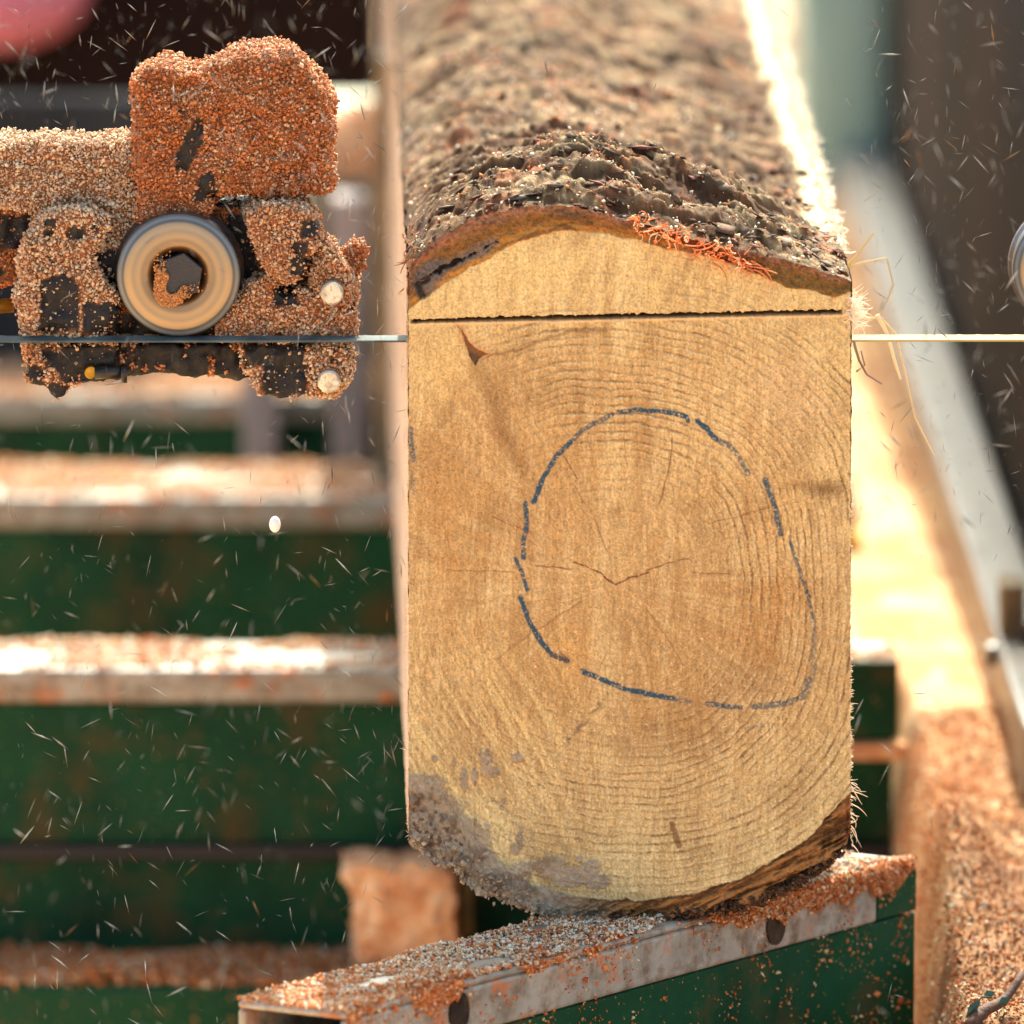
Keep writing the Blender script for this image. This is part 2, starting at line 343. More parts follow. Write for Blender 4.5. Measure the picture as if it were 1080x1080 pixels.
# blue marker
strokes = [([(563, 529), (574, 502), (588, 480), (602, 466)], 2.4, 1), ([(602, 466), (614, 454), (630, 445), (646, 437)], 2.2, .75), ([(653, 435), (672, 432), (700, 434), (724, 439), (725, 444)], 2.2, .95),
           ([(735, 444), (746, 453), (755, 463)], 2.6, 1), ([(755, 463), (770, 470), (780, 484), (789, 499)], 2.5, .7), ([(807, 506), (812, 520), (817, 535), (823, 563)], 2.6, .85), ([(834, 572), (840, 592), (846, 608), (853, 630), (857, 652)], 1.7, .75),
           ([(857, 652), (859, 668), (858, 690), (859, 710), (852, 730)], 3.2, .4), ([(853, 716), (846, 735), (832, 741), (812, 744), (795, 745)], 2.7, .7), ([(781, 746), (762, 745), (746, 742)], 2.3, .85), ([(728, 740), (716, 738)], 2, .5),
           ([(712, 737), (690, 733), (660, 727), (640, 719), (614, 708)], 2.4, .95), ([(598, 697), (583, 691), (570, 676), (558, 655), (549, 630)], 2.4, 1), ([(556, 622), (551, 604), (544, 590)], 1.9, .9), ([(552, 588), (552, 570), (556, 552), (554, 531)], 2.3, .9),
           ([(786, 769), (812, 764)], 1.6, .35), ([(433, 452), (434, 470), (436, 485)], 2.2, .7), ([(434, 500), (437, 520)], 2.2, .4)]
mk = np.zeros_like(x)
mx_ = x+2.4*(fbm(x/5, y/5, 110)-.5); my_ = y+2.4*(fbm(x/5, y/5, 111)-.5)
for pts, w, a in strokes:
    q = poly(mx_, my_, pts); g = ss(.24, .62, fbm(x/1.6, y/1.6, 112, 2)+.26*a-.1)
    mk = np.maximum(mk, (1-ss(w*.75, w*1.6, q))*g*min(1, a+.05))
c = mix(c, lin(16, 74, 98), mk*.95)
# dark smears
q = poly(wx_, wy_, [(632, 740), (618, 762), (596, 786)]); c = mix(c, lin(110, 88, 74), (1-ss(1.2, 3.6, q))*.7*ss(.4, .55, fbm(x/5, y/5, 120)))
q = poly(wx_, wy_, [(710, 870), (716, 892)]); c = mix(c, lin(120, 82, 48), (1-ss(2, 5, q))*.8)
q = poly(wx_, wy_, [(582, 690), (600, 698), (592, 688)]); c = mix(c, lin(100, 70, 50), (1-ss(1, 2.6, q))*.6)
# kerf
ky = 339.5-9.5*(x-431)/466; kt = 1.3+1.4*ss(440, 560, x)+2.6*(fbm(x/4, x*0, 130)-.45)+1.6*(vn(x/1.6, x*0, 132)-.5)
below = (y > ky); up_d = ky-y
k = np.where(below, 1-ss(.6, 1.3, y-ky), 1-ss(kt, kt+.8, up_d))*ss(432, 440, x)*(1-ss(882, 889, x))
H = H-.020*k; c = mix(c, lin(66, 22, 14), k)
k = np.exp(-((y-ky-2.6)/1.6)**2); c = mix(c, lin(238, 196, 140), k*.75); H = H+.0007*k*vn(x/2, y/2, 131)
# bark at the top
wb = np.interp(x, wb_x, wb_y)+7*(fbm(x/16, y/40, 140)-.5)+2.5*(fbm(x/4, y/4, 141)-.5); tp = gt[:, None]+0*y
inb = ss(1.2, -1.2, y-wb); dep = np.clip((wb-y)/np.maximum(wb-tp, 1), 0, 1.2)
lay = fbm(x/30, dep*6+x/200, 142); lay2 = fbm(x/3, y/3, 143)
bc = mix(lin(170, 122, 58)+0*c, lin(128, 88, 44), ss(.1, .55, dep)); bc = mix(bc, lin(138, 98, 66), ss(.5, .85, dep+.5*(lay-.5)))
bc = mix(bc, lin(92, 62, 40), ss(.48, .62, lay)*.7); bc = mix(bc, lin(172, 108, 58), ss(.62, .75, fbm(x/18, y/8, 144))*.5)
bc = mix(bc, lin(112, 86, 44), ss(700, 780, x)*(1-ss(.5, .7, dep))*.8)
bc = mix(bc, lin(150, 100, 88), ss(.72, .95, dep)*ss(.4, .6, lay2)*.6)
q = poly(x+5*(n2-.5), y+6*(n1-.5), [(449, 300), (455, 290), (470, 283), (500, 268), (522, 256)])
cw = 9*(fbm(x/8, y/8, 146)-.46); bc = mix(bc, lin(104, 96, 92), (1-ss(3, 11, q-8*ss(490, 440, x)+14*(n1-.5)))*.85); kc = np.maximum(1-ss(.2, 2.4, q-cw), (1-ss(1.5, 4.5, poly(x+4*(n2-.5), y+4*(n1-.5), [(452, 294), (440, 300), (446, 312), (453, 320)])-2*(n2-.5)))*.8); bc = mix(bc, lin(24, 17, 16), kc*.95)
q2 = poly(x+3*(n2-.5), y+4*(n1-.5), [(676, 232), (700, 243), (742, 262), (800, 283)]); ks = (1-ss(1.5, 5.5, q2-3*(fbm(x/9, y/9, 148)-.4))); bc = mix(bc, lin(122, 52, 30), ks*.85)
bc = bc*(.72+.56*lay2[..., None])*(.8+.4*n3[..., None])
c = mix(c, bc, inb)
H = H+inb*(.0035*(lay-.5)+.003*(fbm(x/7, y/5, 147)-.5)+.0015*(lay2-.5)-.003*kc-.004*ks)
# bark and mud below
bbv = np.interp(x, bb_x, bb_y)+9*(fbm(x/22, y/22, 150)-.5)+3*(fbm(x/5, y/5, 151)-.5); inl = ss(-1.2, 1.4, y-bbv); dd = (y-bbv)
lb = fbm((x*.85-y*.52)/26+1, (x*.45+y*.9)/4.5, 152); lc = fbm(x/3, y/3, 153)
br = mix(lin(126, 84, 40)+0*c, lin(168, 116, 66), ss(.42, .62, lb)); br = mix(br, lin(84, 54, 32), ss(.5, .34, lb)*.6); br = mix(br, lin(34, 22, 18), (1-ss(0, 3, np.abs(dd-1)))*.65)
br = mix(br, lin(170, 110, 66), ss(884, 893, x+3*n1)*.5)
br = br*(.7+.6*lc[..., None])
mud = mix(lin(164, 146, 122)+0*c, lin(128, 108, 88), ss(.4, .7, fbm(x/12, y/12, 154))); mud = mix(mud, lin(182, 168, 148), ss(.6, .75, fbm(x/6, y/6, 155))*.6)
mud = mud*(.75+.5*lc[..., None]); mud = mix(mud, lin(78, 50, 32), ss(.58, .68, fbm(x/4.5, y/4.5, 158))*ss(8, 24, dd)*.75)
mm_ = ss(660, 560, x+30*(n1-.5)); bl = mix(br, mud, mm_)
c = mix(c, bl, inl)
H = H+inl*((1-mm_)*(.006*(lb-.5)+.003*(lc-.5)-.0035*ss(6, 30, dd)*ss(.5, .3, lb)) + mm_*(.002+.006*ss(4, 22, dd)*(fbm(x/12, y/9, 156)-.45)+.0012*(lc-.5)))
blob = 0*x                                   # mud smeared on the wood
for cx, cy, sx, sy in [(452, 838, 26, 22), (470, 862, 28, 24), (495, 885, 26, 22), (512, 803, 8, 16), (519, 815, 10, 6), (489, 822, 5, 14), (500, 818, 4, 10), (548, 886, 5, 12), (552, 917, 16, 10), (580, 915, 22, 14), (600, 925, 22, 12), (630, 930, 16, 10), (543, 895, 6, 8), (458, 800, 4, 5), (545, 800, 7, 5), (611, 906, 5, 4), (478, 805, 3, 4), (624, 915, 10, 12), (530, 845, 3, 3), (529, 852, 3, 2.5)]:
    blob = np.maximum(blob, np.exp(-((x-cx)/sx)**2-((y-cy)/sy)**2))
k = ss(.36, .56, blob+.5*(fbm(x/8, y/8, 157)-.5)+.45*(fbm(x/3, y/3, 159)-.5))*(1-inl); c = mix(c, mud*np.array([1.04, 1.02, 1.02]), k*.85); H = H+.0009*k*(1+lc)
k = ss(.72, .80, fbm(x/3.3, y/3.3, 160))*ss(760, 830, y)*(1-ss(560, 660, x)); c = mix(c, lin(124, 104, 86), k*.7*(1-inl))
P = W(Xw, Yg, 0.0); P[..., 1] -= H
face = link('cut_face', np_mesh('cut_face', P.reshape(-1, 3), grid_faces(nx, ny), c.reshape(-1, 3)), M['wood'], log, True)

# --- bark top
bx = np.linspace(XL-1, XR+1, 380)
dv = np.concatenate([np.arange(0, .36, .0012), np.arange(.36, 1.25, .004), np.arange(1.25, 2.6, .02)])
bX, bD = np.meshgrid(bx, dv, indexing='ij')
h, pl, cid, p2, c2, fade = bark_h(bX, bD)
P0 = W(bx, np.interp(bx, top_x, top_y), 0.0)
xm = bX*MM
V = np.stack([P0[:, 0][:, None]+LDX*bD+.0*xm, bD, P0[:, 2][:, None]+h], -1)
V[..., 0] += (.006*(fbm(xm*60, bD*30, 170)-.5))*fade
grey = lin(196, 176, 146); brn = lin(110, 76, 50)
bc = mix(grey+0*V, lin(140, 110, 82), cid); bc = mix(bc, lin(166, 116, 90), ss(.5, .9, c2)*.45); bc = mix(bc, lin(174, 138, 104), ss(.5, .7, fbm(xm*60, bD*110, 171))*.7)
bc = mix(bc, lin(176, 92, 56), ss(.54, .68, fbm(xm*45+9, bD*80, 172))*.6)
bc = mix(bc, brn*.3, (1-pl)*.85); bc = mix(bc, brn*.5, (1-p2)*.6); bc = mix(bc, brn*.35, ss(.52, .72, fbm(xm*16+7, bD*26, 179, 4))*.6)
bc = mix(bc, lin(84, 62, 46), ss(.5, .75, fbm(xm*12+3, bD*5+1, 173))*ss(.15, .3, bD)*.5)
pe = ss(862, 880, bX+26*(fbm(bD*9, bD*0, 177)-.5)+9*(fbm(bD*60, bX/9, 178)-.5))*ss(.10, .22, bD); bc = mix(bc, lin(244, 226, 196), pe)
wh = (vn(xm*900, bD*420, 174) > .975)*1.; bc = mix(bc, lin(225, 205, 180), wh*.8)
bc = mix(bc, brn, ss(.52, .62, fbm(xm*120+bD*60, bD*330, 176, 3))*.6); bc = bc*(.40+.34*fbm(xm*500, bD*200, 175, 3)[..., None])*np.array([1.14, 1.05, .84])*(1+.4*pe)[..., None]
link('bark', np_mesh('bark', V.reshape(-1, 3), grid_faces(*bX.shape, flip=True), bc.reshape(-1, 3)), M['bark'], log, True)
# --- sawn sides, underside, far end
def side(name, xpx, sgn):
    z1 = W(xpx, float(np.interp(xpx, top_x, top_y)), 0)[2]; z0 = W(xpx, float(np.interp(xpx, bot_x, bot_y)), 0)[2]; X0 = W(xpx, 600, 0)[0]
    d = np.linspace(0.0, 2.6, 260); u = np.linspace(0, 1, 160); Dm, U = np.meshgrid(d, u, indexing='ij'); Z = z0+(z1-z0)*U
    n = fbm(Dm*9, Z*160, 180); n2_ = fbm(Dm*260, Z*260, 181); n3_ = fbm(Dm*3, Z*60, 182)
    v = np.stack([X0+LDX*Dm+sgn*(.0015*(n-.5)+.0012*n2_*ss(0, .02, Dm)), Dm, Z], -1)
    cc = mix(lin(222, 206, 180)+0*v, lin(186, 160, 134), n); cc = mix(cc, lin(224, 184, 160), n3_*.5); cc = mix(cc, lin(170, 130, 100), ss(.45, .7, fbm(Dm*14, Z*40, 183))*.6); cc = cc*(.7+.3*n2_[..., None])
    link(name, np_mesh(name, v.reshape(-1, 3), grid_faces(*Dm.shape, flip=(sgn < 0)), cc.reshape(-1, 3)), M['wood'], log, True)
side('sawn_side', XL, -1); side('sawn_side', XR, 1)
ux = np.linspace(XL, XR, 200); ud = np.concatenate([np.arange(0, .3, .002), np.arange(.3, 2.6, .03)])
UX, UD = np.meshgrid(ux, ud, indexing='ij'); Pb = W(ux, np.interp(ux, bot_x, bot_y), 0)
hb = .012*(fbm(UX*MM*60, UD*20, 190)-.6)+.005*(fbm(UX*MM*300, UD*100, 191)-.5)
gbz = W(ux, np.interp(ux, bot_x, bot_y)+np.interp(ux, gx, jag*low), 0)[:, 2]
v = np.stack([Pb[:, 0][:, None]+LDX*UD, UD, gbz[:, None]+hb*ss(0, .02, UD)+.003*ss(0, .03, UD)], -1)
cc = mix(lin(110, 84, 60)+0*v, lin(74, 52, 38), fbm(UX*MM*90, UD*40, 192)); cc = mix(cc, lin(128, 112, 94), ss(600, 520, UX)*.8)
link('bark_underside', np_mesh('bark_underside', v.reshape(-1, 3), grid_faces(*UX.shape), cc.reshape(-1, 3)), M['bark'], log, True)
mb = MB(); ex = np.linspace(XL, XR, 30)
ring = [W(a, float(np.interp(a, top_x, top_y)), 0) for a in ex]+[W(a, float(np.interp(a, bot_x, bot_y)), 0) for a in ex[::-1]]
mb.add([(p[0]+LDX*2.6, 2.59, p[2]) for p in ring], [tuple(range(60))]); mb.build('far_end', simple('plain_wood', [(.3, lin(180, 130, 80)), (.7, lin(210, 165, 105))], 40, .8), log)

# ---- generic scatter builders
def bits(name, pts, size, col, material, parent=None, shape='grain', axis=None, thick=.12, seed=1, kind=None, up=None):
    """one mesh of many tiny solids: octahedral grains, or long splinters along axis"""
    g = np.random.default_rng(seed); n = len(pts); pts = np.asarray(pts, float); size = np.broadcast_to(np.asarray(size, float), (n,))
    base = np.array([[1, 0, 0], [-1, 0, 0], [0, 1, 0], [0, -1, 0], [0, 0, 1], [0, 0, -1]], float)
    fc = np.array([[0, 2, 4], [2, 1, 4], [1, 3, 4], [3, 0, 4], [2, 0, 5], [1, 2, 5], [3, 1, 5], [0, 3, 5]])
    a = g.normal(size=(n, 3)) if axis is None else np.asarray(axis, float)
    a /= np.linalg.norm(a, axis=1, keepdims=True)
    b = np.cross(a, g.normal(size=(n, 3))); b /= np.linalg.norm(b, axis=1, keepdims=True); e = np.cross(a, b)
    if up is not None:
        e = np.asarray(up, float)+g.normal(size=(n, 3))*.22; e /= np.linalg.norm(e, axis=1, keepdims=True); b = np.cross(e, a); b /= np.linalg.norm(b, axis=1, keepdims=True); a = np.cross(b, e)
    R = np.stack([a, b, e], 1)
    if shape == 'grain': sc = g.uniform(.3, 1.5, (n, 3))
    elif shape == 'flake': sc = np.stack([g.uniform(.6, 1.6, n), g.uniform(.6, 1.2, n), g.uniform(.08, .25, n)], 1)
    else: sc = np.stack([np.ones(n), np.full(n, thick)*g.uniform(.6, 1.4, n), np.full(n, thick*.6)*g.uniform(.6, 1.4, n)], 1)
    loc = base[None]*(1+(g.uniform(-.3, .3, (n, 6, 1)) if shape != 'splinter' else 0))*sc[:, None]*size[:, None, None]
    v = np.einsum('nki,nij->nkj', loc, R)+pts[:, None]
    f = (fc[None]+6*np.arange(n)[:, None, None]).reshape(-1, 3)
    o = link(name, np_mesh(name, v.reshape(-1, 3), f, np.repeat(col, 6, 0)), material, parent)
    if kind: o['kind'] = kind
    return o
PAL = np.array([lin(202, 112, 58), lin(214, 138, 82), lin(228, 190, 142), lin(232, 214, 182), lin(166, 84, 40), lin(238, 230, 208)])
def pick(n, w, seed):
    g = np.random.default_rng(seed); w = np.broadcast_to(np.asarray(w, float), (n, 6)); w = w/w.sum(1, keepdims=True)
    k = (w.cumsum(1) < g.random((n, 1))).sum(1).clip(0, 5)
    return PAL[k]*g.uniform(.8, 1.15, (n, 1))
# ---- bark flakes and crumbs on top of the log
n = 900; g = np.random.default_rng(5)
fx = g.uniform(433, 895, n); fd = g.random(n)**1.5*1.05+.004
hh = bark_h(fx, fd)[0]; base = W(fx, np.interp(fx, top_x, top_y), 0)
pts = np.stack([base[:, 0]+LDX*fd, fd, base[:, 2]+hh+.001], -1)
ax = g.normal(size=(n, 3))*[1, .5, .1]; sl_ = -np.gradient(np.interp(np.arange(430, 900.), top_x, top_y)); upv = np.stack([-np.interp(fx, np.arange(430, 900.), sl_), 0*fx, 1+0*fx], -1)
fcol = np.array([lin(140, 122, 104), lin(120, 92, 72), lin(150, 100, 84), lin(178, 110, 66), lin(92, 70, 54), lin(206, 170, 120)])[g.choice(6, n, p=[.32, .24, .18, .08, .13, .05])]*g.uniform(.7, 1.15, (n, 1))
bits('bark_flakes', pts, g.uniform(.0015, .0050, n)*(1+1.0*(g.random(n) > .93)), fcol*.85, M['bark'], log, 'flake', ax, seed=6, kind='stuff', up=upv)
n = 2600; fx = g.uniform(433, 895, n); fd = g.random(n)**1.4*.8+.002; hh = bark_h(fx, fd)[0]; base = W(fx, np.interp(fx, top_x, top_y), 0)
bits('sawdust_on_bark', np.stack([base[:, 0]+LDX*fd, fd, base[:, 2]+hh+.001], -1), g.uniform(.0005, .0013, n), pick(n, [1, 1, 2, 2, .5, 2], 7), M['grain'], log, 'grain', seed=8, kind='stuff')

# ---- fibres: tubes collected with colour
class Hair:
    def __init__(s): s.mb = MB(); s.c = []
    def add(s, p, r, col, k=4, r1=None):
        n0 = len(s.mb.v); s.mb.tube(p, r, k, r1); s.c += [col]*(len(s.mb.v)-n0)
    def build(s, name, parent=None, m=None):
        me = bpy.data.meshes.new(name); me.from_pydata(s.mb.v, [], s.mb.f); me.update()
        a = me.color_attributes.new('tint', 'FLOAT_COLOR', 'POINT'); cc = np.ones((len(s.mb.v), 4), np.float32); cc[:, :3] = np.array(s.c)
        a.data.foreach_set('color', cc.ravel()); return link(name, me, m or M['fibre'], parent)
def curl(p, v, n, step, wig, g, grav=0):
    out = [np.array(p, float)]; v = np.array(v, float); v /= np.linalg.norm(v)
    w = g.normal(size=3)*wig
    for _ in range(n):
        v = v+np.cross(w, v)+g.normal(size=3)*wig*.25+np.array([0, 0, -grav]); v /= np.linalg.norm(v); out.append(out[-1]+v*step)
    return out
g = np.random.default_rng(21)
H1 = Hair()                                  # orange shredded bast fibres in the torn bark
for i in range(90):
    t = g.random(); px = 668+130*t**1.2+g.normal()*4; py = 240+.34*(px-668)+g.normal()*6-2
    p = W(px, py, -.002-.006*g.random()); cl = lin(232, 136, 74)*g.uniform(.75, 1.2) if g.random() < .75 else lin(244, 206, 164)
    H1.add(curl(p, g.normal(size=3)*[1, .7, .8]+[.3, -.4, 0], int(g.integers(4, 11)), .0018, .55, g), .00035+.0003*g.random(), cl, 4, .0001)
for i in range(16):
    px = g.uniform(720, 800); p = W(px, 262+.27*(px-720)+g.normal()*3, -.003)
    H1.add(curl(p, [1, -.1, -.25], 6, .003, .1, g), .0006, lin(226, 140, 92)*g.uniform(.7, 1.2), 4, .0002)
H1.build('torn_bast_fibres', log)
H2 = Hair()                                  # pale fluff at the right end of the kerf
for i in range(150):
    p = W(896+g.normal()*3, 326+g.normal()*9, g.uniform(-.003, .012)); a = g.uniform(-1.1, .9)
    H2.add(curl(p, [math.cos(a)*1., g.normal()*.3-.2, math.sin(a)], 5, g.uniform(.0012, .0030), .15, g), .00028, lin(250, 234, 212)*g.uniform(.85, 1.1), 4, .0001)
for i in range(700):                         # whiskers down both sawn edges
    sgn = 1 if g.random() < .55 else -1; py = g.uniform(330, 885); p = W(XR if sgn > 0 else XL, py, g.uniform(0, .012)); L = g.uniform(.0003, .0009)*(2.2 if g.random() < .06 else 1)
    H2.add(curl(p, [sgn*1., g.normal()*.3, g.normal()*.8], 3, L, .2, g, .1), .0002, lin(246, 224, 196)*g.uniform(.8, 1.1), 3, .00008)
for i in range(12):
    p = W(898, 855+g.normal()*22, .002); H2.add(curl(p, [1, -.2, -.8+g.normal()*.5], 5, g.uniform(.001, .003), .15, g), .0004, lin(246, 220, 186)*g.uniform(.7, 1.1), 4, .0001)
for i in range(40):                          # roots and hairs in the mud
    p = W(g.uniform(434, 600), 0, 0); px = g.uniform(436, 560); p = W(px, np.interp(px, bot_x, bot_y)-g.uniform(0, 30), -.006); H2.add(curl(p, g.normal(size=3)*[1, .5, 1], 5, .0014, .3, g), .00025, lin(150, 130, 105)*g.uniform(.6, 1.3), 3)
o = H2.build('pale_fibres', log); o['kind'] = 'stuff'
H3 = Hair()                                  # sunlit ragged fibres along the right edge further back, catching the light
for i in range(2600):
    d = .12+g.random()**.8*1.5; base = W(897, 297, 0)
    p = np.array([base[0]+LDX*d-.002, d, base[2]-.012*g.random()+.004]); a = g.uniform(.1, 1.2)
    H3.add(curl(p, [math.cos(a), g.normal()*.8, math.sin(a)*.5], 4, g.uniform(.0012, .0034), .45, g), .0008, lin(250, 238, 216)*g.uniform(.85, 1.05), 3, .0003)
H3.build('ragged_edge_fibres', log)
H4 = Hair()                                  # bark shreds at left corner
for i in range(20):
    p = W(432+g.normal()*3, 275+g.normal()*14, g.uniform(-.002, .02)); H4.add(curl(p, [-.4+g.normal()*.3, -.4, -1+g.normal()*.5], 5, g.uniform(.0012, .0030), .2, g), .0006, lin(170, 118, 78)*g.uniform(.6, 1.2), 4, .0002)
H4.build('bark_shreds', log)
# mud clods under the left edge
n = 260; g = np.random.default_rng(31); px = g.uniform(434, 640, n); py = np.interp(px, bot_x, bot_y)+g.normal(size=n)*4-g.random(n)*28*(px < 560)
pts = W(px, py, 0); pts[:, 1] = -.002-.006*g.random(n)
bits('mud_clods', pts, g.uniform(.0006, .0020, n), np.array([lin(170, 150, 126)])*g.uniform(.6, 1.25, (n, 1)), M['bark'], log, 'grain', seed=32, kind='stuff')
n = 900; px = g.uniform(640, 892, n); py = np.interp(px, bot_x, bot_y)+g.normal(size=n)*3-2; pts = W(px, py, 0); pts[:, 1] = g.uniform(-.004, .01, n)
bits('bark_crumbs', pts, g.uniform(.0006, .003, n), np.array([lin(96, 66, 44)])*g.uniform(.5, 1.4, (n, 1)), M['bark'], log, 'flake', g.normal(size=(n, 3))*[1, .5, .4], seed=33, kind='stuff')

# ------------------------------------------------------------------ BLADE GUIDE
GD = .03
def solid(mb, voxel=.0022, disp=.004, scale=.02, seed=0):
    me = mb.mesh('tmp'); o = bpy.data.objects.new('tmp', me); COL.objects.link(o)
    m = o.modifiers.new('r', 'REMESH'); m.mode = 'VOXEL'; m.voxel_size = voxel; m.use_smooth_shade = True
    s_ = o.modifiers.new('s', 'SMOOTH'); s_.iterations = 2; s_.factor = .5
    dg = bpy.context.evaluated_depsgraph_get(); e = o.evaluated_get(dg); me2 = bpy.data.meshes.new_from_object(e)
    bpy.data.objects.remove(o)
    n = len(me2.vertices); co = np.empty(n*3, np.float32); me2.vertices.foreach_get('co', co); co = co.reshape(-1, 3)
    no = np.empty(n*3, np.float32); me2.vertices.foreach_get('normal', no); no = no.reshape(-1, 3)
    k = fbm(co[:, 0]/scale+co[:, 1]/scale*.7+seed, co[:, 2]/scale+co[:, 1]/scale*.6, 200+seed)-.5
    k2 = fbm(co[:, 0]/.0058+co[:, 1]/.006, co[:, 2]/.0058-co[:, 1]/.007, 210+seed, 3)-.5
    co = co+no*(disp*k+(disp*.6+.0062)*k2)[:, None]; me2.vertices.foreach_set('co', co.astype(np.float32).ravel()); me2.update()
    return me2
def sample(me, n, g):
    me.calc_loop_triangles(); t = np.empty(len(me.loop_triangles)*3, np.int32); me.loop_triangles.foreach_get('vertices', t); t = t.reshape(-1, 3)
    co = np.empty(len(me.vertices)*3, np.float32); me.vertices.foreach_get('co', co); co = co.reshape(-1, 3)
    a, b, c_ = co[t[:, 0]], co[t[:, 1]], co[t[:, 2]]; nn = np.cross(b-a, c_-a); ar = np.linalg.norm(nn, axis=1); nn /= ar[:, None]+1e-15
    idx = g.choice(len(t), n, p=ar/ar.sum()); u = g.random((n, 1)); w = g.random((n, 1)); s_ = (u+w) > 1; u = np.where(s_, 1-u, u); w = np.where(s_, 1-w, w)
    return a[idx]+u*(b-a)[idx]+w*(c_-a)[idx], nn[idx], ar.sum()/2
def px_of(p):
    v = p-CAM; z = v[:, 1]*CT-v[:, 2]*ST; return 540+F*v[:, 0]/z, 540-F*(v[:, 1]*ST+v[:, 2]*CT)/z
def crusted(name, mb, parent, weights, bare=(), dens=1200000, seed=0, cover=.5, disp=.004, voxel=.0022, matl=None, top_pale=1.0, gs=1.0):
    me = solid(mb, voxel, disp, seed=seed); o = link(name, me, matl or M['under'], parent, True)
    nv = len(me.vertices); cv = np.empty(nv*3, np.float32); me.vertices.foreach_get('co', cv); qx, qy = px_of(cv.reshape(-1, 3).astype(float))
    kk = ss(1-cover-.25, 1-cover-.17, fbm(qx/13, qy/13, 220+seed)+.42*(fbm(qx/4, qy/4, 230+seed)-.5)-.02)
    jx = qx+5*(fbm(qx/6, qy/6, 240)-.5); jy = qy+5*(fbm(qx/6, qy/6, 241)-.5)
    for b in bare: kk = kk*(1-inpoly(jx, jy, b)*1.)
    ca = np.ones((nv, 4), np.float32); ca[:, :3] = mix(np.zeros((nv, 3))+lin(34, 31, 30), lin(140, 84, 44), kk)
    at_ = me.color_attributes.new('tint', 'FLOAT_COLOR', 'POINT'); at_.data.foreach_set('color', ca.ravel())
    g = np.random.default_rng(300+seed)
    _, _, area = sample(me, 10, g); n = int(area*dens); p, nn, _ = sample(me, n, g)
    ok = nn[:, 1] < .6; p = p[ok]; nn = nn[ok]
    px, py = px_of(p)
    cov = fbm(px/13, py/13, 220+seed)+.42*(fbm(px/4, py/4, 230+seed)-.5)+.15*nn[:, 2]
    ok = cov > 1-cover-.25
    jx = px+5*(fbm(px/6, py/6, 240)-.5); jy = py+5*(fbm(px/6, py/6, 241)-.5)
    for b in bare: ok &= ~(inpoly(jx, jy, b) & (g.random(len(px)) > .06))
    p = p[ok]; nn = nn[ok]; px = px[ok]; py = py[ok]; n = len(p)
    size = (.00032+.00105*g.random(n)**2.3)*gs; p = p+nn*(size*g.uniform(.2, 2.4, n))[:, None]
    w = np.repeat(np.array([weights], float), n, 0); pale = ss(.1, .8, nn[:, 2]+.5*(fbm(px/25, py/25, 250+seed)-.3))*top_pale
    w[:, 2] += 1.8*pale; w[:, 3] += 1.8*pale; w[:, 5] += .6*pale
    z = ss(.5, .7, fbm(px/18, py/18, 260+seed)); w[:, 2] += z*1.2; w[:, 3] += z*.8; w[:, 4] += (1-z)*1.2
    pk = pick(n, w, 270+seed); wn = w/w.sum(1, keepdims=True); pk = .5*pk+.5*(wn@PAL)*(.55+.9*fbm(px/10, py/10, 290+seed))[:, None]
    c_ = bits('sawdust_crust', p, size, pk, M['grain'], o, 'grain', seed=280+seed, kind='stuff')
    c_.location = (0, 0, 0); return o
guide = empty('blade_guide', W(200, 357, GD))
tag(guide, 'blade guide head caked in orange sawdust, round roller over the blade, left of log', 'blade guide')
OR = [4, 3, .7, .25, 1.8, .12]; CR = [1.2, 1.8, 3.4, 3.8, .4, 1.6]; MXW = [2.2, 2.8, 2.6, 2, .8, .9]
b = MB(); b.prism([(144, 88), (152, 76), (172, 73), (192, 76), (212, 80), (228, 70), (250, 60), (276, 55), (306, 58), (320, 72), (338, 92), (348, 110), (348, 204), (222, 202), (222, 226), (146, 230)], GD, GD+.055)
crusted('upper_block', b, guide, OR, bare=[[(206, 124), (217, 124), (213, 150), (198, 181), (183, 180), (184, 165)], [(208, 186), (224, 178), (230, 206), (204, 214)], [(240, 154), (246, 155), (243, 160)]], seed=1, cover=.60, disp=.006, top_pale=1.)
b = MB(); b.prism([(-60, 150), (100, 152), (147, 150), (147, 238), (60, 222), (-60, 214)], GD+.012, GD+.055)
crusted('support_arm', b, guide, [1, 1.2, 3.2, 4, .5, 1.6], seed=2, cover=.66, disp=.004)
b = MB(); b.prism([(-60, 212), (64, 214), (40, 250), (22, 300), (-60, 302)], GD+.025, GD+.06)
crusted('lower_arm', b, guide, OR, bare=[[(-60, 222), (40, 226), (20, 262), (-60, 266)]], seed=3, cover=.42, disp=.004, top_pale=.3)
b = MB(); b.prism([(18, 320), (26, 270), (36, 240), (60, 226), (95, 222), (112, 236), (100, 262), (98, 285), (118, 312), (122, 330), (100, 352), (24, 355)], GD-.012, GD+.04); b.prism([(90, 250), (140, 228), (150, 240), (120, 300), (122, 352), (80, 354)], GD+.01, GD+.04)
crusted('left_clamp', b, guide, CR, bare=[[(42, 295), (70, 288), (84, 300), (84, 350), (40, 350)], [(86, 318), (150, 318), (150, 352), (86, 352)], [(98, 268), (130, 260), (130, 300), (112, 300)], [(70, 238), (92, 240), (90, 252), (66, 252)]], seed=4, cover=.52, disp=.006)
b = MB(); b.prism([(120, 250), (150, 226), (240, 214), (330, 222), (345, 352), (100, 354)], GD+.022, GD+.05)
crusted('back_plate', b, guide, OR, bare=[[(215, 200), (330, 200), (330, 219), (215, 219)], [(240, 225), (262, 225), (275, 300), (255, 310), (236, 250)], [(90, 330), (260, 330), (260, 356), (90, 356)]], seed=5, cover=.5, disp=.003)
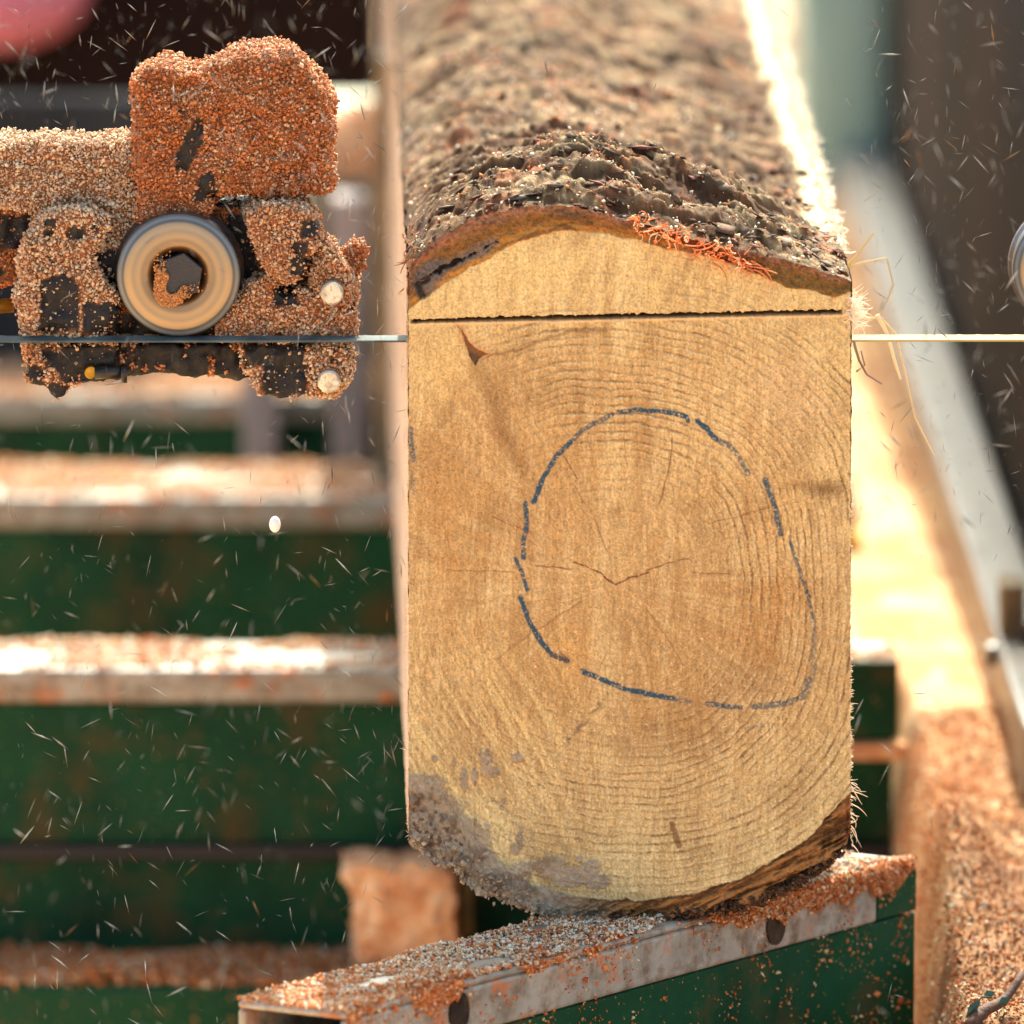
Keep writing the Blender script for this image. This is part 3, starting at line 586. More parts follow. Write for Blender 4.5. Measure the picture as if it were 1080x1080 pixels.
b = MB(); b.prism([(262, 226), (285, 218), (315, 220), (331, 234), (334, 256), (322, 270), (322, 292), (304, 296), (284, 290), (278, 268), (268, 254)], GD-.018, GD+.03)
crusted('adjuster_boss', b, guide, MXW, bare=[[(318, 231), (336, 231), (336, 252), (316, 250)], [(306, 256), (325, 256), (324, 292), (306, 292)]], seed=6, cover=.66, disp=.004)
b = MB(); b.prism([(232, 353), (236, 334), (252, 318), (268, 300), (290, 294), (296, 310), (330, 312), (334, 268), (345, 256), (362, 282), (371, 300), (372, 353)], GD-.006, GD+.035)
crusted('right_clamp', b, guide, MXW, bare=[[(286, 300), (312, 300), (316, 322), (290, 324)]], seed=7, cover=.60, disp=.006)
b = MB(); b.prism([(28, 364), (122, 364), (124, 384), (120, 398), (98, 404), (74, 404), (66, 420), (58, 420), (48, 406), (30, 402)], GD-.008, GD+.03)
crusted('lower_bracket', b, guide, MXW, bare=[[(64, 366), (82, 366), (82, 402), (62, 402)], [(46, 404), (78, 404), (70, 425), (50, 425)], [(84, 364), (130, 364), (130, 405), (84, 405)]], seed=8, cover=.30, disp=.002, voxel=.0016)
b = MB(); b.prism([(118, 363), (262, 365), (264, 399), (210, 397), (160, 394), (140, 398), (118, 400)], GD+.004, GD+.03)
crusted('lower_bar', b, guide, OR, seed=9, cover=.02, disp=.002, voxel=.0016)
b = MB(); b.prism([(258, 366), (300, 366), (330, 369), (345, 366), (366, 364), (370, 384), (366, 404), (350, 417), (330, 416), (296, 419), (276, 414), (270, 398), (258, 388)], GD-.010, GD+.03)
crusted('lower_clamp', b, guide, CR, bare=[[(256, 362), (322, 364), (322, 382), (258, 388)], [(276, 384), (322, 384), (326, 416), (276, 416)]], seed=10, cover=.42, disp=.004, voxel=.0016)
b = MB(); b.prism([(362, 262), (372, 262), (372, 258), (382, 258), (382, 286), (372, 286), (372, 280), (362, 280)], GD+.01, GD+.02)
crusted('end_bolt', b, guide, OR, seed=11, cover=.8, disp=.001, voxel=.0014)
def disc(name, px, py, r, d, m, parent, th=.006):
    b = MB(); cpt = W(px, py, d); R = r*MM
    b.lathe(cpt, [(0, 0), (R*.85, 0), (R, R*.15), (R, th), (0, th)], 32); return b.build(name, m, parent, False)
disc('bright_bolt', 350, 310, 12, GD-.020, M['bolt'], guide, .016); disc('bright_bolt', 347, 403, 12, GD-.020, M['bolt'], guide, .014)
disc('brass_ring', 96, 393, 7, GD-.012, M['brass'], guide); 
b = MB(); b.tube([W(100, 393, GD-.012), W(130, 392, GD-.012)], .0042, 12); b.tube([W(128, 394, GD-.012), W(134, 394, GD-.012)], .0058, 12); b.build('rod_end', M['black'], guide, True)
b = MB(); b.tube([W(-40, 326, GD+.01), W(14, 322, GD+.01)], .0045, 12); b.build('guide_rod', M['brass'], guide, True)
# roller
def roller(parent, px, py, d):
    m, nt, bs = mat('roller_rings', .35, .25)
    tc = nt.nodes.new('ShaderNodeTexCoord'); ln_ = nt.nodes.new('ShaderNodeVectorMath'); ln_.operation = 'LENGTH'
    sx = nt.nodes.new('ShaderNodeVectorMath'); sx.operation = 'MULTIPLY'; sx.inputs[1].default_value = (1, 0, 1); nt.links.new(tc.outputs['Object'], sx.inputs[0]); nt.links.new(sx.outputs[0], ln_.inputs[0])
    mu = nt.nodes.new('ShaderNodeMath'); mu.operation = 'MULTIPLY'; mu.inputs[1].default_value = 1/(70*MM); nt.links.new(ln_.outputs['Value'], mu.inputs[0])
    rp = ramp(nt, mu.outputs[0], [(.0, lin(60, 36, 20)), (.41, lin(90, 56, 30)), (.47, lin(150, 122, 86)), (.54, lin(128, 112, 90)), (.60, lin(164, 138, 102)), (.68, lin(140, 126, 104)), (.74, lin(170, 142, 104)), (.80, lin(156, 136, 106)), (.835, lin(74, 76, 78)), (.88, lin(116, 120, 120)), (.94, lin(50, 48, 46))])
    nt.links.new(rp.outputs[0], bs.inputs['Base Color'])
    m2, nt2, bs2 = mat('roller_rim', .3, .7, lin(108, 100, 96))
    c0 = W(px, py, d)
    b = MB(); R = 70*MM
    prof = [(R*.34, .012), (R*.36, .003), (R*.44, .0005), (R*.46, 0), (R*.55, -.0006), (R*.66, 0), (R*.80, -.0003), (R*.835, .0012), (R*.90, .0015), (R*.93, .003)]
    v = MB(); v.lathe((0, 0, 0), prof, 96); o = v.build('roller', m, None, True); o.parent = parent; o.location = tuple(c0[i]-parent.location[i] for i in range(3))
    v = MB(); v.lathe((0, 0, 0), [(R*.93, .003), (R*.935, .012), (R*.935, .020), (R*.98, .0215), (R*.98, .028), (R*.3, .028)], 96); q = v.build('roller_rim', m2, None, True); q.parent = o
    return o, c0
rol, rc = roller(guide, 188, 291, GD-.016)
b = MB(); R = 31*MM; b.lathe((0, .010, 0), [(0, 0), (R*.98, 0), (R, .004)], 40); q = b.build('hub', M['black'], None, True); q.parent = rol
b = MB(); hx = [(25.5*MM*math.cos(math.radians(60*k+20)), 25.5*MM*math.sin(math.radians(60*k+20))) for k in range(6)]
b.add([(a+.001, -.004, e) for a, e in hx]+[(a+.001, .012, e) for a, e in hx], [tuple(range(6)), tuple(range(6, 12))]+[(i, (i+1) % 6, 6+(i+1) % 6, 6+i) for i in range(6)])
m_, nt_, bs_ = mat('black_bolt_head', .28, .1, lin(38, 38, 42)); nn_ = noise_node(nt_, 900, 3); bump(nt_, bs_, nn_.outputs['Fac'], .0006)
q = b.build('hex_bolt', m_, None, bevel=.0008); q.parent = rol
g = np.random.default_rng(77); n = 1700; a = np.radians(g.normal(228, 38, n)); rd = (g.uniform(15, 29, n)+5*np.cos(a*3))*MM
pts = np.stack([rd*np.cos(a), -.0045-.002*g.random(n), rd*np.sin(a)], -1)
q = bits('sawdust_smear', pts, g.uniform(.0004, .0010, n), np.array([lin(214, 150, 92)])*g.uniform(.7, 1.2, (n, 1)), M['grain'], None, 'grain', seed=78, kind='stuff'); q.parent = rol

# second guide, mostly out of frame at the right
g2 = empty('blade_guide', W(1140, 352, .10)); tag(g2, 'blade guide roller just entering the picture at the right edge', 'blade guide')
roller(g2, 1133, 285, .10)
b = MB(); b.prism([(1140, 215), (1260, 215), (1260, 345), (1140, 345)], .14, .19); crusted('back_plate', b, g2, OR, seed=15, cover=.5, disp=.004)
# saw blade
bl = MB(); zb = W(0, 357, GD-.012)[2]; x0 = W(-60, 357, GD)[0]; xm_ = W(420, 357, GD)[0]; x1 = W(1150, 352, GD)[0]
y0, y1 = GD-.020, GD-.009
zR = W(1080, 352.5, GD)[2]
bl.hexa([(x0, y0, zb-.0014), (x1, y0, zR-.0014), (x1, y1, zR), (x0, y1, zb), (x0, y0, zb-.0002), (x1, y0, zR-.0002), (x1, y1, zR+.0012), (x0, y1, zb+.0012)])
for i in range(60):
    xx = x0+(x1-x0)*i/60; zz = zb+(zR-zb)*i/60; bl.add([(xx, y1-.0005, zz), (xx+.008, y1-.0005, zz), (xx, y1+.003, zz+.0001), (xx, y1-.0005, zz+.0010), (xx+.008, y1-.0005, zz+.0010), (xx, y1+.003, zz+.0010)], [(0, 1, 2), (3, 5, 4), (0, 3, 4, 1), (1, 4, 5, 2), (2, 5, 3, 0)])
tag(bl.build('steel_band', M['saw']), 'thin steel band saw blade running level through the log and under the guide roller', 'saw blade')

# ------------------------------------------------------------------ FRONT BUNK
A0 = onZ(365, 1068); A1 = onZ(970, 905); B0 = onZ(250, 1055); u = A1-A0; Ln = np.linalg.norm(u); u /= Ln
w = B0-A0; w -= u*np.dot(w, u)*0.0; wl = np.linalg.norm(w); w /= wl
bunk = empty('bunk_beam', (A0+A1)/2+np.array([0, 0, -.35])); tag(bunk, 'green bunk beam with a worn grey steel cap dusted with sawdust, directly under the log end', 'bunk beam')
def P3(s, t, z): return A0+u*s+w*t+np.array([0, 0, z])
def beam(s0, s1, t0, t1, z0, z1):
    b = MB(); b.hexa([P3(s0, t0, z0), P3(s1, t0, z0), P3(s1, t1, z0), P3(s0, t1, z0), P3(s0, t0, z1), P3(s1, t0, z1), P3(s1, t1, z1), P3(s0, t1, z1)]); return b
b = MB(); T = .005; K = .034; s1 = Ln-.045       # hollow cap: top, two sides
for q in (beam(0, Ln-.003, 0, wl, -T, 0), beam(0, s1, 0, T, -K, -T-.00005), beam(0, s1, wl-T, wl, -K, -T-.00005), beam(0, .03, T, wl-T, -K, -K+T)): b.add(q.v, q.f)
b.build('steel_cap', M['steel'], bunk, False, .0045)
beam(.02, Ln, .0025, wl-.003, -.40, -K-.0008).build('green_beam', M['green'], bunk, False, .002)
beam(s1+.002, Ln-.001, .0012, wl-.003, -K+.0005, -T-.0008).build('green_end', M['green'], bunk, False, .001)
g = np.random.default_rng(90)
b = MB(); c0 = P3(Ln*.735, -.0005, -.017)
for sN in (.185, .735):
    c0 = P3(Ln*sN, -.0008, -.018); nrm = np.cross(u, (0, 0, 1))
    pts = [c0+u*.0075*math.cos(a)*1.25+np.array([0, 0, .0125*math.sin(a)]) for a in np.linspace(0, 2*math.pi, 20, endpoint=False)]
    pb = [p-w*.0008 for p in pts]; pb2 = [p+w*.004 for p in pts]
    b.add(pb+pb2, [tuple(range(20)), tuple(range(20, 40))]+[(i, (i+1) % 20, 20+(i+1) % 20, 20+i) for i in range(20)])
b.build('bolt_hole_disc', M['black'], bunk)  # black discs added to paint the dark of two bolt holes
b = beam(.004, .03, T+.012, wl-.03, -K+T+.001, -K+T+.012); b.build('yellow_plug', M['yellow'], bunk, False, .003)
# sawdust over the cap
n = 34000; s_ = g.random(n)*(Ln-.003); t_ = g.random(n)*wl; f_ = fbm(s_/.03, t_/.02, 301); 
edge_c = ss(.45, .62, fbm(s_/.05, s_*0, 302))*ss(.03, .0, t_)
keep = (f_+.30*edge_c+.1*(s_ < .25*Ln) > .36); s_, t_, e_ = s_[keep], t_[keep], edge_c[keep]; f_ = f_[keep]; n = len(s_)
sz = g.uniform(.0005, .0015, n); hz = np.maximum(0, f_-.36)*.008+e_*.0085*fbm(s_/.006, t_/.006, 303)
pts = P3(0, 0, 0)+u*s_[:, None]+w*t_[:, None]; pts[:, 2] = BED+hz*g.random(n)+.0004
wt = np.repeat([[1.4, 1.6, 2.0, 2.2, .6, 2.0]], n, 0); wt[:, 0] += 9*e_; wt[:, 1] += 7*e_; wt[:, 4] += 3*e_
nearl = ss(.32, .12, s_/Ln); wt[:, 0] += 4*nearl; wt[:, 1] += 6*nearl; wt[:, 2] += 3*nearl
cc = pick(n, wt, 91); gd = (g.random(n) < .1*(1-e_)*(1-nearl)); cc[gd] = lin(96, 86, 76)
c_ = bits('sawdust_crust', pts, sz, cc, M['grain'], bunk, 'grain', seed=92, kind='stuff'); 
# clumps hanging over the front edge
n = 26000; s_ = g.random(n)*(Ln-.01); a_ = ss(.46, .60, fbm(s_/.045, s_*0, 302))+.9*ss(.60, .66, s_/Ln)*(.35+.65*ss(1., .95, s_/Ln)); a_ = np.clip(a_, 0, 1)*(1-.85*ss(.42, .5, s_/Ln)*(1-ss(.56, .6, s_/Ln)))
reach = a_*(.004+.016*fbm(s_/.010, s_*0, 304)); zz = -g.random(n)*reach*1.15+.004*a_*g.random(n); keep = g.random(n) < a_; s_, zz, a_ = s_[keep], zz[keep], a_[keep]; n = len(s_)
tt = -g.random(n)*.005*fbm(s_/.008, zz/.008, 305)*1.5
pts = A0+u*s_[:, None]+w*tt[:, None]; pts[:, 2] += zz
bits('sawdust_clumps', pts, g.uniform(.0005, .0013, n), pick(n, [4, 5, 2, .5, 1.4, .1], 93), M['grain'], bunk, 'grain', seed=94, kind='stuff')
n = 4600; s_ = g.random(n)*(Ln-.005); zz = -(g.random(n)**1.6)*.16-.002; k = fbm(s_/.02, zz/.02, 306) > .50; s_, zz = s_[k], zz[k]; n = len(s_)
pts = A0+u*s_[:, None]; pts[:, 2] += zz; pts = pts+w*np.where(zz < -K, .0020, -.0004)[:, None]
bits('sawdust_specks', pts, g.uniform(.0004, .0012, n)*(1+(g.random(n) > .93)), pick(n, [4, 4, 2, .6, 1, .2], 95), M['grain'], bunk, 'grain', seed=96, kind='stuff')

# ------------------------------------------------------------------ BACKGROUND BUNKS
def dust_bed(name, x0, x1, y0, y1, z, n, parent, weights, seed, amp=.006, thr=.35, size=(.0009, .0022)):
    g = np.random.default_rng(seed); X = g.uniform(x0, x1, n); Y = g.uniform(y0, y1, n); f = fbm(X/.05, Y/.04, seed); k = f > thr; X, Y, f = X[k], Y[k], f[k]; n = len(X)
    pts = np.stack([X, Y, z+(f-thr)*amp*1.8*g.random(n)], -1)
    return bits(name, pts, g.uniform(*size, n), pick(n, weights, seed), M['grain'], parent, 'grain', seed=seed+1, kind='stuff')
def back_bunk(name, yb, yf, ylip, ybot, px0, px1, label, seed, w_, thr=.42, zoff=0., seam=None, nd=9000):
    z = BED+zoff; a = onZ(px0, yf, z); e = onZ(px1, yf, z); bk = onZ(px1, yb, z); dY = a[1]
    o = empty(name, ((a[0]+e[0])/2, dY, z-.3)); tag(o, label, 'bunk beam', 'green cross beams of the saw bed')
    zl = W(px0, ylip, dY)[2]; zb_ = W(px0, ybot, dY)[2]
    b = MB(); b.box(a[0], e[0], dY, bk[1], zl, z); b.build('steel_cap', M['steel'], o, False, .004)
    b = MB(); b.box(a[0]+.002, e[0]-.002, dY+.006, bk[1]-.005, zb_, zl-.0008)
    b.build('green_beam', M['green'], o, False, .002)
    if seam:
        zs = W(px0, seam, dY)[2]; b = MB(); b.box(a[0], e[0]-.003, dY-.004, dY+.0055, zs-.006, zs+.004); b.build('seam_strip', M['dark'], o, False, .001)
    dust_bed('sawdust_crust', a[0], e[0], dY+.002, bk[1]-.002, z+.001, nd, o, w_, seed, thr=thr); return o, dY, zb_
oA, yA, _ = back_bunk('bunk_beam', 676, 706, 742, 1006, -150, 945, 'third green beam behind the guide, its bright bare steel cap level with the middle of the log', 401, [2, 2, 2, 2, .5, 2], .50, seam=897)
back_bunk('bunk_beam', 490, 524, 557, 900, -200, 905, 'green beam with an orange dusted cap just below the blade guide', 411, [2.4, 4, 4, 2.4, .5, 1], .36, nd=12000)
back_bunk('bunk_beam', 386, 418, 446, 800, -220, 880, 'farthest green beam, its pinkish dusted cap behind the lower bracket of the guide', 421, [2.4, 4, 4, 2.4, .5, 1], .28, nd=18000)
pe0 = W(893, 694, yA); pe1 = W(947, 776, yA); b = MB(); b.box(pe0[0], pe1[0], yA-.012, yA-.0045, pe1[2], pe0[2]); b.build('end_plate', M['green'], oA, False, .002)
pe0 = W(893, 779, yA); pe1 = W(950, 797, yA); b = MB(); b.box(pe0[0], pe1[0]+.004, yA-.02, yA-.0045, pe1[2], pe0[2]); b.build('dusty_ledge', M['dust'], oA, False, .003)
# lower ledge under the nearest background beam
z_l = W(0, 1008, yA)[2]; pf = onZ(0, 1042, z_l); a = onZ(-150, 1042, z_l); e = onZ(980, 1042, z_l)
ol = empty('lower_beam', ((a[0]+e[0])/2, a[1], z_l-.2)); tag(ol, 'low green beam at the bottom left heaped with orange sawdust along its top', 'beam')
b = MB(); b.box(a[0], e[0], a[1], yA+.12, z_l-.30, z_l); b.build('green_beam', M['green'], ol, False, .004)
dust_bed('sawdust_crust', a[0], e[0], a[1]+.002, yA+.002, z_l+.001, 16000, ol, [4, 5, 3, 1, .8, .3], 431, thr=.2, amp=.010)
# dusted block standing on the ledge
yb_ = a[1]+.03; p0 = W(360, 905, yb_); p1 = W(484, 1018, yb_)
b = MB(); b.prism([(362, 930), (358, 915), (372, 912), (440, 911), (470, 913), (482, 935), (482, 1016), (376, 1022), (374, 960)], yb_, yb_+.06)
me = solid(b, .004, .010, .03, 20); ob = link('dusted_block', me, M['dust'], None, True); tag(ob, 'blurred lump of machine buried in orange sawdust beside the lower left of the log', 'dusted block')
b = MB(); b.prism([(484, 930), (500, 930), (500, 990), (484, 990)], yb_+.02, yb_+.05); tag(b.build('yellow_plate', M['ochre'], None, False, .003), 'small yellow painted plate peeking out under the left edge of the log', 'plate')
# uprights behind the guide
for x0_, x1_, lb, mk_ in [(256, 292, 'pale grey upright standing left of two behind the guide lower clamp', 'beige'), (350, 388, 'pinkish grey upright between the guide and the log', 'beige'), (396, 424, 'thin brown upright nearest the left side of the log', 'post')]:
    zc = onZ(300, 500); d_ = 1.95 if mk_ == 'beige' else 1.6
    pa = W(x0_, 496, d_); pb_ = W(x1_, 210 if mk_ == 'beige' else 60, d_); b = MB(); b.box(pa[0], pb_[0], d_, d_+.05, .1, pb_[2]); 
    if x0_ == 256: b = MB(); b.box(pa[0], pb_[0], d_, d_+.05, .1, W(0, 330, d_)[2])
    tag(b.build('upright', M[mk_], None, False, .004), lb, 'upright', 'uprights behind the blade guide')
# pieces further back on the left
b = MB(); d_ = 3.0; p = W(-400, 600, d_); q = W(398, 88, d_); b.box(p[0], q[0], d_, d_+.5, .05, q[2]+.6); tag(b.build('dark_machine', M['dark3'], None, False, .02), 'dark brown machine body across the top left background', 'machine')
b = MB(); d_ = 2.2; p = W(-300, 104, d_); q = W(190, 95, d_); b.box(p[0], q[0], d_, d_+.03, .2, p[2]); tag(b.build('machine_table', M['grey'], None, False, .006), 'grey flat metal table behind the guide support arm at upper left', 'machine table')
b = MB(); d_ = 2.6; p = W(300, 150, d_); q = W(440, 90, d_); b.box(p[0], q[0], d_, d_+.10, .2, q[2]-.02); tag(b.build('pale_board', M['pale'], None, False, .006), 'pale cream board between the guide block and the log', 'board')
b = MB(); d_ = 2.35; b.lathe((0, 0, 0), [(0, -.04), (.03, -.034), (.045, -.01), (.045, .02), (0, .04)], 24)
m0 = b.build('sawdust_mound', M['dust'], None, True); m0.location = tuple(W(388, 165, d_)); tag(m0, 'orange rounded heap of sawdust between the guide block and the log', 'sawdust heap')
b = MB(); d_ = 2.3; p = W(330, 200, d_); q = W(470, 190, d_); b.box(p[0], q[0], d_, d_+.2, .2, q[2]); tag(b.build('rear_block', M['post'], None, False, .01), 'brown block behind the right side of the guide block', 'block')
mp = MB(); mp.lathe((0, 0, 0), [(0, -.05), (.04, -.045), (.060, -.015), (.062, .03), (.03, .06), (0, .062)], 24); o = mp.build('pink_container', M['pink'], None, True); o.location = tuple(W(-4, -8, 2.9)); o.scale = (1.3, 1, .8); tag(o, 'blurred pink rounded container in the top left corner', 'container')

# ------------------------------------------------------------------ RIGHT SIDE
# long track rail parallel to the log
zt = BED
a = onZ(1088, 600, zt); bq = onZ(1026, 600, zt)
tr = MB(); L0, L1 = -.6, 7.
def along(p, dy, z): return (p[0]+LDX*dy, p[1]+dy, z)
tr.hexa([along(bq, L0, zt-.05), along(a, L0, zt-.05), along(a, L1, zt-.05), along(bq, L1, zt-.05), along(bq, L0, zt), along(a, L0, zt), along(a, L1, zt), along(bq, L1, zt)])
tag(tr.build('track_rail', M['track'], None, False, .004), 'long pale grey steel track rail running back along the right side of the log', 'rail')
pst = empty('rail_post', tuple(W(1090, 900, .95))); tag(pst, 'olive brown upright post at the right edge with a dark bolt', 'post')
b = MB(); d_ = .95; p = W(1054, 880, d_); q = W(1082, 618, d_); b.box(p[0], q[0], d_, d_+.05, .3, q[2]); b.build('post_plate', M['post'], pst, False, .003)
b = MB(); p = W(1075, 880, d_); b.box(p[0], p[0]+.1, d_-.03, d_-.001, .3, W(0, 655, d_)[2]); b.build('dark_panel', M['dark'], pst, False, .003)
b = MB(); p = W(1049, 690, d_-.01); b.tube([p-np.array([.005, 0, 0]), p+np.array([.006, 0, 0])], .0085, 10); b.build('bolt', M['black'], pst)
# dark machine beyond the rail
b = MB(); e0, e1 = .45, 5.2; q_ = [along(a, e0-a[1]+.0, BED-.5), along(a, e1-a[1], BED-.5)]
b.hexa([(q_[0][0]+.006, e0, .05), (q_[0][0]+1.2, e0, .05), (q_[1][0]+1.2, e1, .05), (q_[1][0]+.006, e1, .05), (q_[0][0]+.006, e0, BED+.30), (q_[0][0]+1.2, e0, BED+.30), (q_[1][0]+1.2, e1, BED+.85), (q_[1][0]+.006, e1, BED+.85)])
tag(b.build('machine_housing', M['dark2'], None, False, .02), 'dark blurred machine housing beyond the rail at upper right', 'machine')
b = MB(); d_ = 3.4; p = W(842, 130, d_); q = W(945, -80, d_); b.box(p[0], q[0], d_, d_+.25, .3, q[2]); tag(b.build('teal_cabinet', M['teal'], None, False, .03), 'blurred pale teal cabinet behind the log at the top right', 'cabinet')
b = MB(); b.prism([(895, 560), (908, 565), (912, 585), (905, 600), (895, 650)], 1.5, 1.55); b.prism([(912, 665), (935, 650), (950, 655), (940, 672), (918, 676)], 1.5, 1.55); tag(b.build('yellow_bracket', M['yellow'], None, False, .004), 'small yellow bracket peeking out right of the log', 'bracket')

# ------------------------------------------------------------------ GROUND
def terrain(name, x0, x1, y0, y1, nx_, ny_, fz, colr, m):
    X, Y = np.meshgrid(np.linspace(x0, x1, nx_), np.linspace(y0, y1, ny_), indexing='ij'); Z = fz(X, Y); V = np.stack([X, Y, Z], -1)
    return link(name, np_mesh(name, V.reshape(-1, 3), grid_faces(nx_, ny_, flip=True), colr(X, Y).reshape(-1, 3)), m, None, True)
gc = lambda X, Y: mix(np.zeros(X.shape+(3,))+lin(220, 180, 136), lin(206, 158, 114), fbm(X/.5, Y/.5, 500))
gnd = terrain('ground', -40, 40, -12, 80, 200, 200, lambda X, Y: .04*fbm(X, Y, 501), gc, M['bark']); gnd['kind'] = 'structure'
# heap of sawdust on the right of the bed
hx0 = onZ(940, 900, BED-.08)[0]; HB = W(1000, 1070, 0)[2]
def hz_(X, Y):
    sh = .095*ss(.95, 1.25, Y); e = ss(hx0-.02-sh, hx0+.03-sh, X)
    return HB-.012+.030*(.5+(fbm(X/.06, Y/.10, 510)-.5)*(1-.85*ss(.4, 1.0, Y)))+.010*(1-.7*ss(.4, 1.0, Y))*(fbm(X/.012, Y/.02, 511)-.5)+.05*np.exp(-((X-hx0-.035)/.03)**2-((Y-.38)/.12)**2)-.25*(1-e)+.02*ss(.2, 1.2, Y)
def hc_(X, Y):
    c = mix(np.zeros(X.shape+(3,))+mix(lin(196, 140, 92), lin(222, 174, 126), ss(.25, .7, Y)), lin(196, 140, 96), ss(.35, .65, fbm(X/.05, Y/.08, 512))); c = mix(c, lin(240, 210, 170), ss(.5, .7, fbm(X/.02, Y/.04, 513))*.5); return c*(.82+.36*fbm(X/.004, Y/.008, 514)[..., None])*(.55+.45*ss(.2, .7, Y))[..., None]  # near end browner and darker: shade painted into the sawdust colour
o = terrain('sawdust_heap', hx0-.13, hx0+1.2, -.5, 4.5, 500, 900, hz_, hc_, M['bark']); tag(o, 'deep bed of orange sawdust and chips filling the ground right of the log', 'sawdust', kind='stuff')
g = np.random.default_rng(520); n = 42000; X = g.uniform(hx0, hx0+.16, n); Y = g.uniform(-.35, .9, n)
pts = np.stack([X, Y, hz_(X, Y)+.002*g.random(n)], -1)
c_ = bits('sawdust_grains', pts, g.uniform(.0005, .0017, n), pick(n, [4, 3, 2, 1.2, 2, .5], 521)*(.62+.30*ss(.2, .7, Y))[:, None], M['grain'], o, 'flake', seed=522, kind='stuff')  # near grains darkened too, painted shade like the heap below
# twig with two green leaves
tw = empty('twig', onZ(1040, 1060, HB)); tag(tw, 'short dark brown twig with green needles lying on the sawdust at lower right', 'twig')
b = MB(); pa = W(1020, 1084, -.03); pb = W(1078, 1026, .02); pts = [pa+(pb-pa)*t+np.array([0, -.01, .003*math.sin(t*7)]) for t in np.linspace(0, 1, 9)]; b.tube(pts, .0048, 8, .0022); b.build('stem', simple('twig_bark', [(.3, lin(52, 30, 18)), (.7, lin(100, 62, 38))], 300, .8, 0, .001), tw, True)
for pp, qq in (((1035, 1052), (1018, 1074)), ((1050, 1046), (1036, 1052)), ((1066, 1052), (1052, 1060))):
    b = MB(); A_ = W(*pp, -.03); B_ = W(*qq, -.03); mid = (A_+B_)/2; nrm = np.array([B_[2]-A_[2], 0, A_[0]-B_[0]]); nrm /= np.linalg.norm(nrm)
    b.add([A_, mid+nrm*.003, B_, mid-nrm*.003, mid+np.array([0, -.0015, 0])], [(0, 1, 4), (1, 2, 4), (2, 3, 4), (3, 0, 4), (0, 3, 2, 1)]); b.build('leaf', simple('green_leaf', [(.3, lin(30, 62, 50)), (.7, lin(50, 90, 70))], 100, .5), tw)
# straw strands stuck to the blade right of the log
hs = Hair(); g = np.random.default_rng(530)
def strand(pts, r, col, d):
    P_ = [W(a, b_, d) for a, b_ in pts]; hs.add(P_, r, col, 5, r*.5)
strand([(902, 330), (915, 335), (930, 336), (945, 352), (955, 395), (965, 440), (985, 480)], .0010, lin(226, 206, 160), .08)
strand([(925, 332), (935, 350), (945, 385), (950, 400)], .0016, lin(236, 222, 186), .08)
strand([(890, 285), (905, 268), (922, 245)], .0012, lin(214, 190, 130), .16); strand([(880, 290), (905, 278), (935, 272), (942, 300), (935, 320)], .0010, lin(214, 196, 150), .16)
strand([(900, 360), (906, 380), (914, 395), (930, 405)], .0010, lin(150, 130, 110), .08); strand([(903, 392), (912, 385), (908, 370)], .0008, lin(150, 130, 110), .08)
o = hs.build('straw_strands'); tag(o, 'pale straw like wood strands dangling at the blade just right of the log', 'wood strands', kind='stuff')
# off-cut board debris at right behind
b = MB()
for x_, y_ in ((935, 850), (975, 840), (1010, 855)):
    pass
for i in range(0):
    px = 950+random.random()*90; py = 800+random.random()*70; p = onZ(px, py, HB+.02); bb = MB(); an = random.uniform(-.5, .5); L = random.uniform(.02, .05)
    cx, sx_ = math.cos(an)*L, math.sin(an)*L; bb.tube([(p[0]-cx, p[1]-sx_, p[2]), (p[0], p[1], p[2]+.006), (p[0]+cx, p[1]+sx_, p[2]+.002)], .007, 5, .004)
    tag(bb.build('bark_scrap', M['dust']), 'blurred bark scrap half sunk in sawdust right of the log', 'bark scrap', 'bark scraps in the sawdust behind')

# ------------------------------------------------------------------ FLYING CHIPS
g = np.random.default_rng(600)
def fly(n, x0, x1, y0, y1, ds):
    px = g.uniform(x0, x1, n); py = g.uniform(y0, y1, n); d = g.normal(0, ds, n); return px, py, d
P_ = []
for n, x0, x1, y0, y1, ds in [(760, -20, 425, -20, 1090, .14), (420, -20, 425, 0, 1090, .45), (380, -20, 420, -20, 210, .3), (230, 905, 1090, -20, 520, .15), (300, 905, 1090, -20, 560, .4), (300, -20, 425, 0, 1090, .3), (60, 900, 1090, 500, 1080, .2), (40, 430, 900, -20, 240, .2), (200, 340, 428, 60, 900, .10)]:
    P_.append(np.stack(fly(n, x0, x1, y0, y1, ds), -1))
P_ = np.concatenate(P_); pts = W(P_[:, 0], P_[:, 1], np.clip(P_[:, 2], -1.2, .9)); n = len(pts)
inlog = (P_[:, 0] > 428) & (P_[:, 0] < 900); pts = pts[~(inlog & (P_[:, 1] > 120))]; n = len(pts)
an = np.where(g.random(n) < .55, g.normal(1.45, .35, n), g.uniform(0, math.pi, n)); an = np.where(g.random(n) < .2, g.normal(2.4, .15, n), an)
ax = np.stack([np.cos(an), g.normal(0, .4, n), np.sin(an)], -1)
L = g.gamma(2.4, .0016, n).clip(.0008, .008)
col = np.where(g.random((n, 1)) < .05, lin(200, 150, 100), lin(226, 222, 212))*g.uniform(.15, .55, (n, 1))
o = bits('flying_sawdust', pts, L, col, M['fly'], None, 'splinter', ax, thick=.06, seed=601); tag(o, 'fine pale wood splinters flying through the air around the saw', 'sawdust', kind='stuff')
drop = MB(); dp = W(290, 553, .02); drop.lathe((0, 0, 0), [(0, -.0045), (.003, -.003), (.0045, 0), (.003, .003), (0, .0045)], 14)
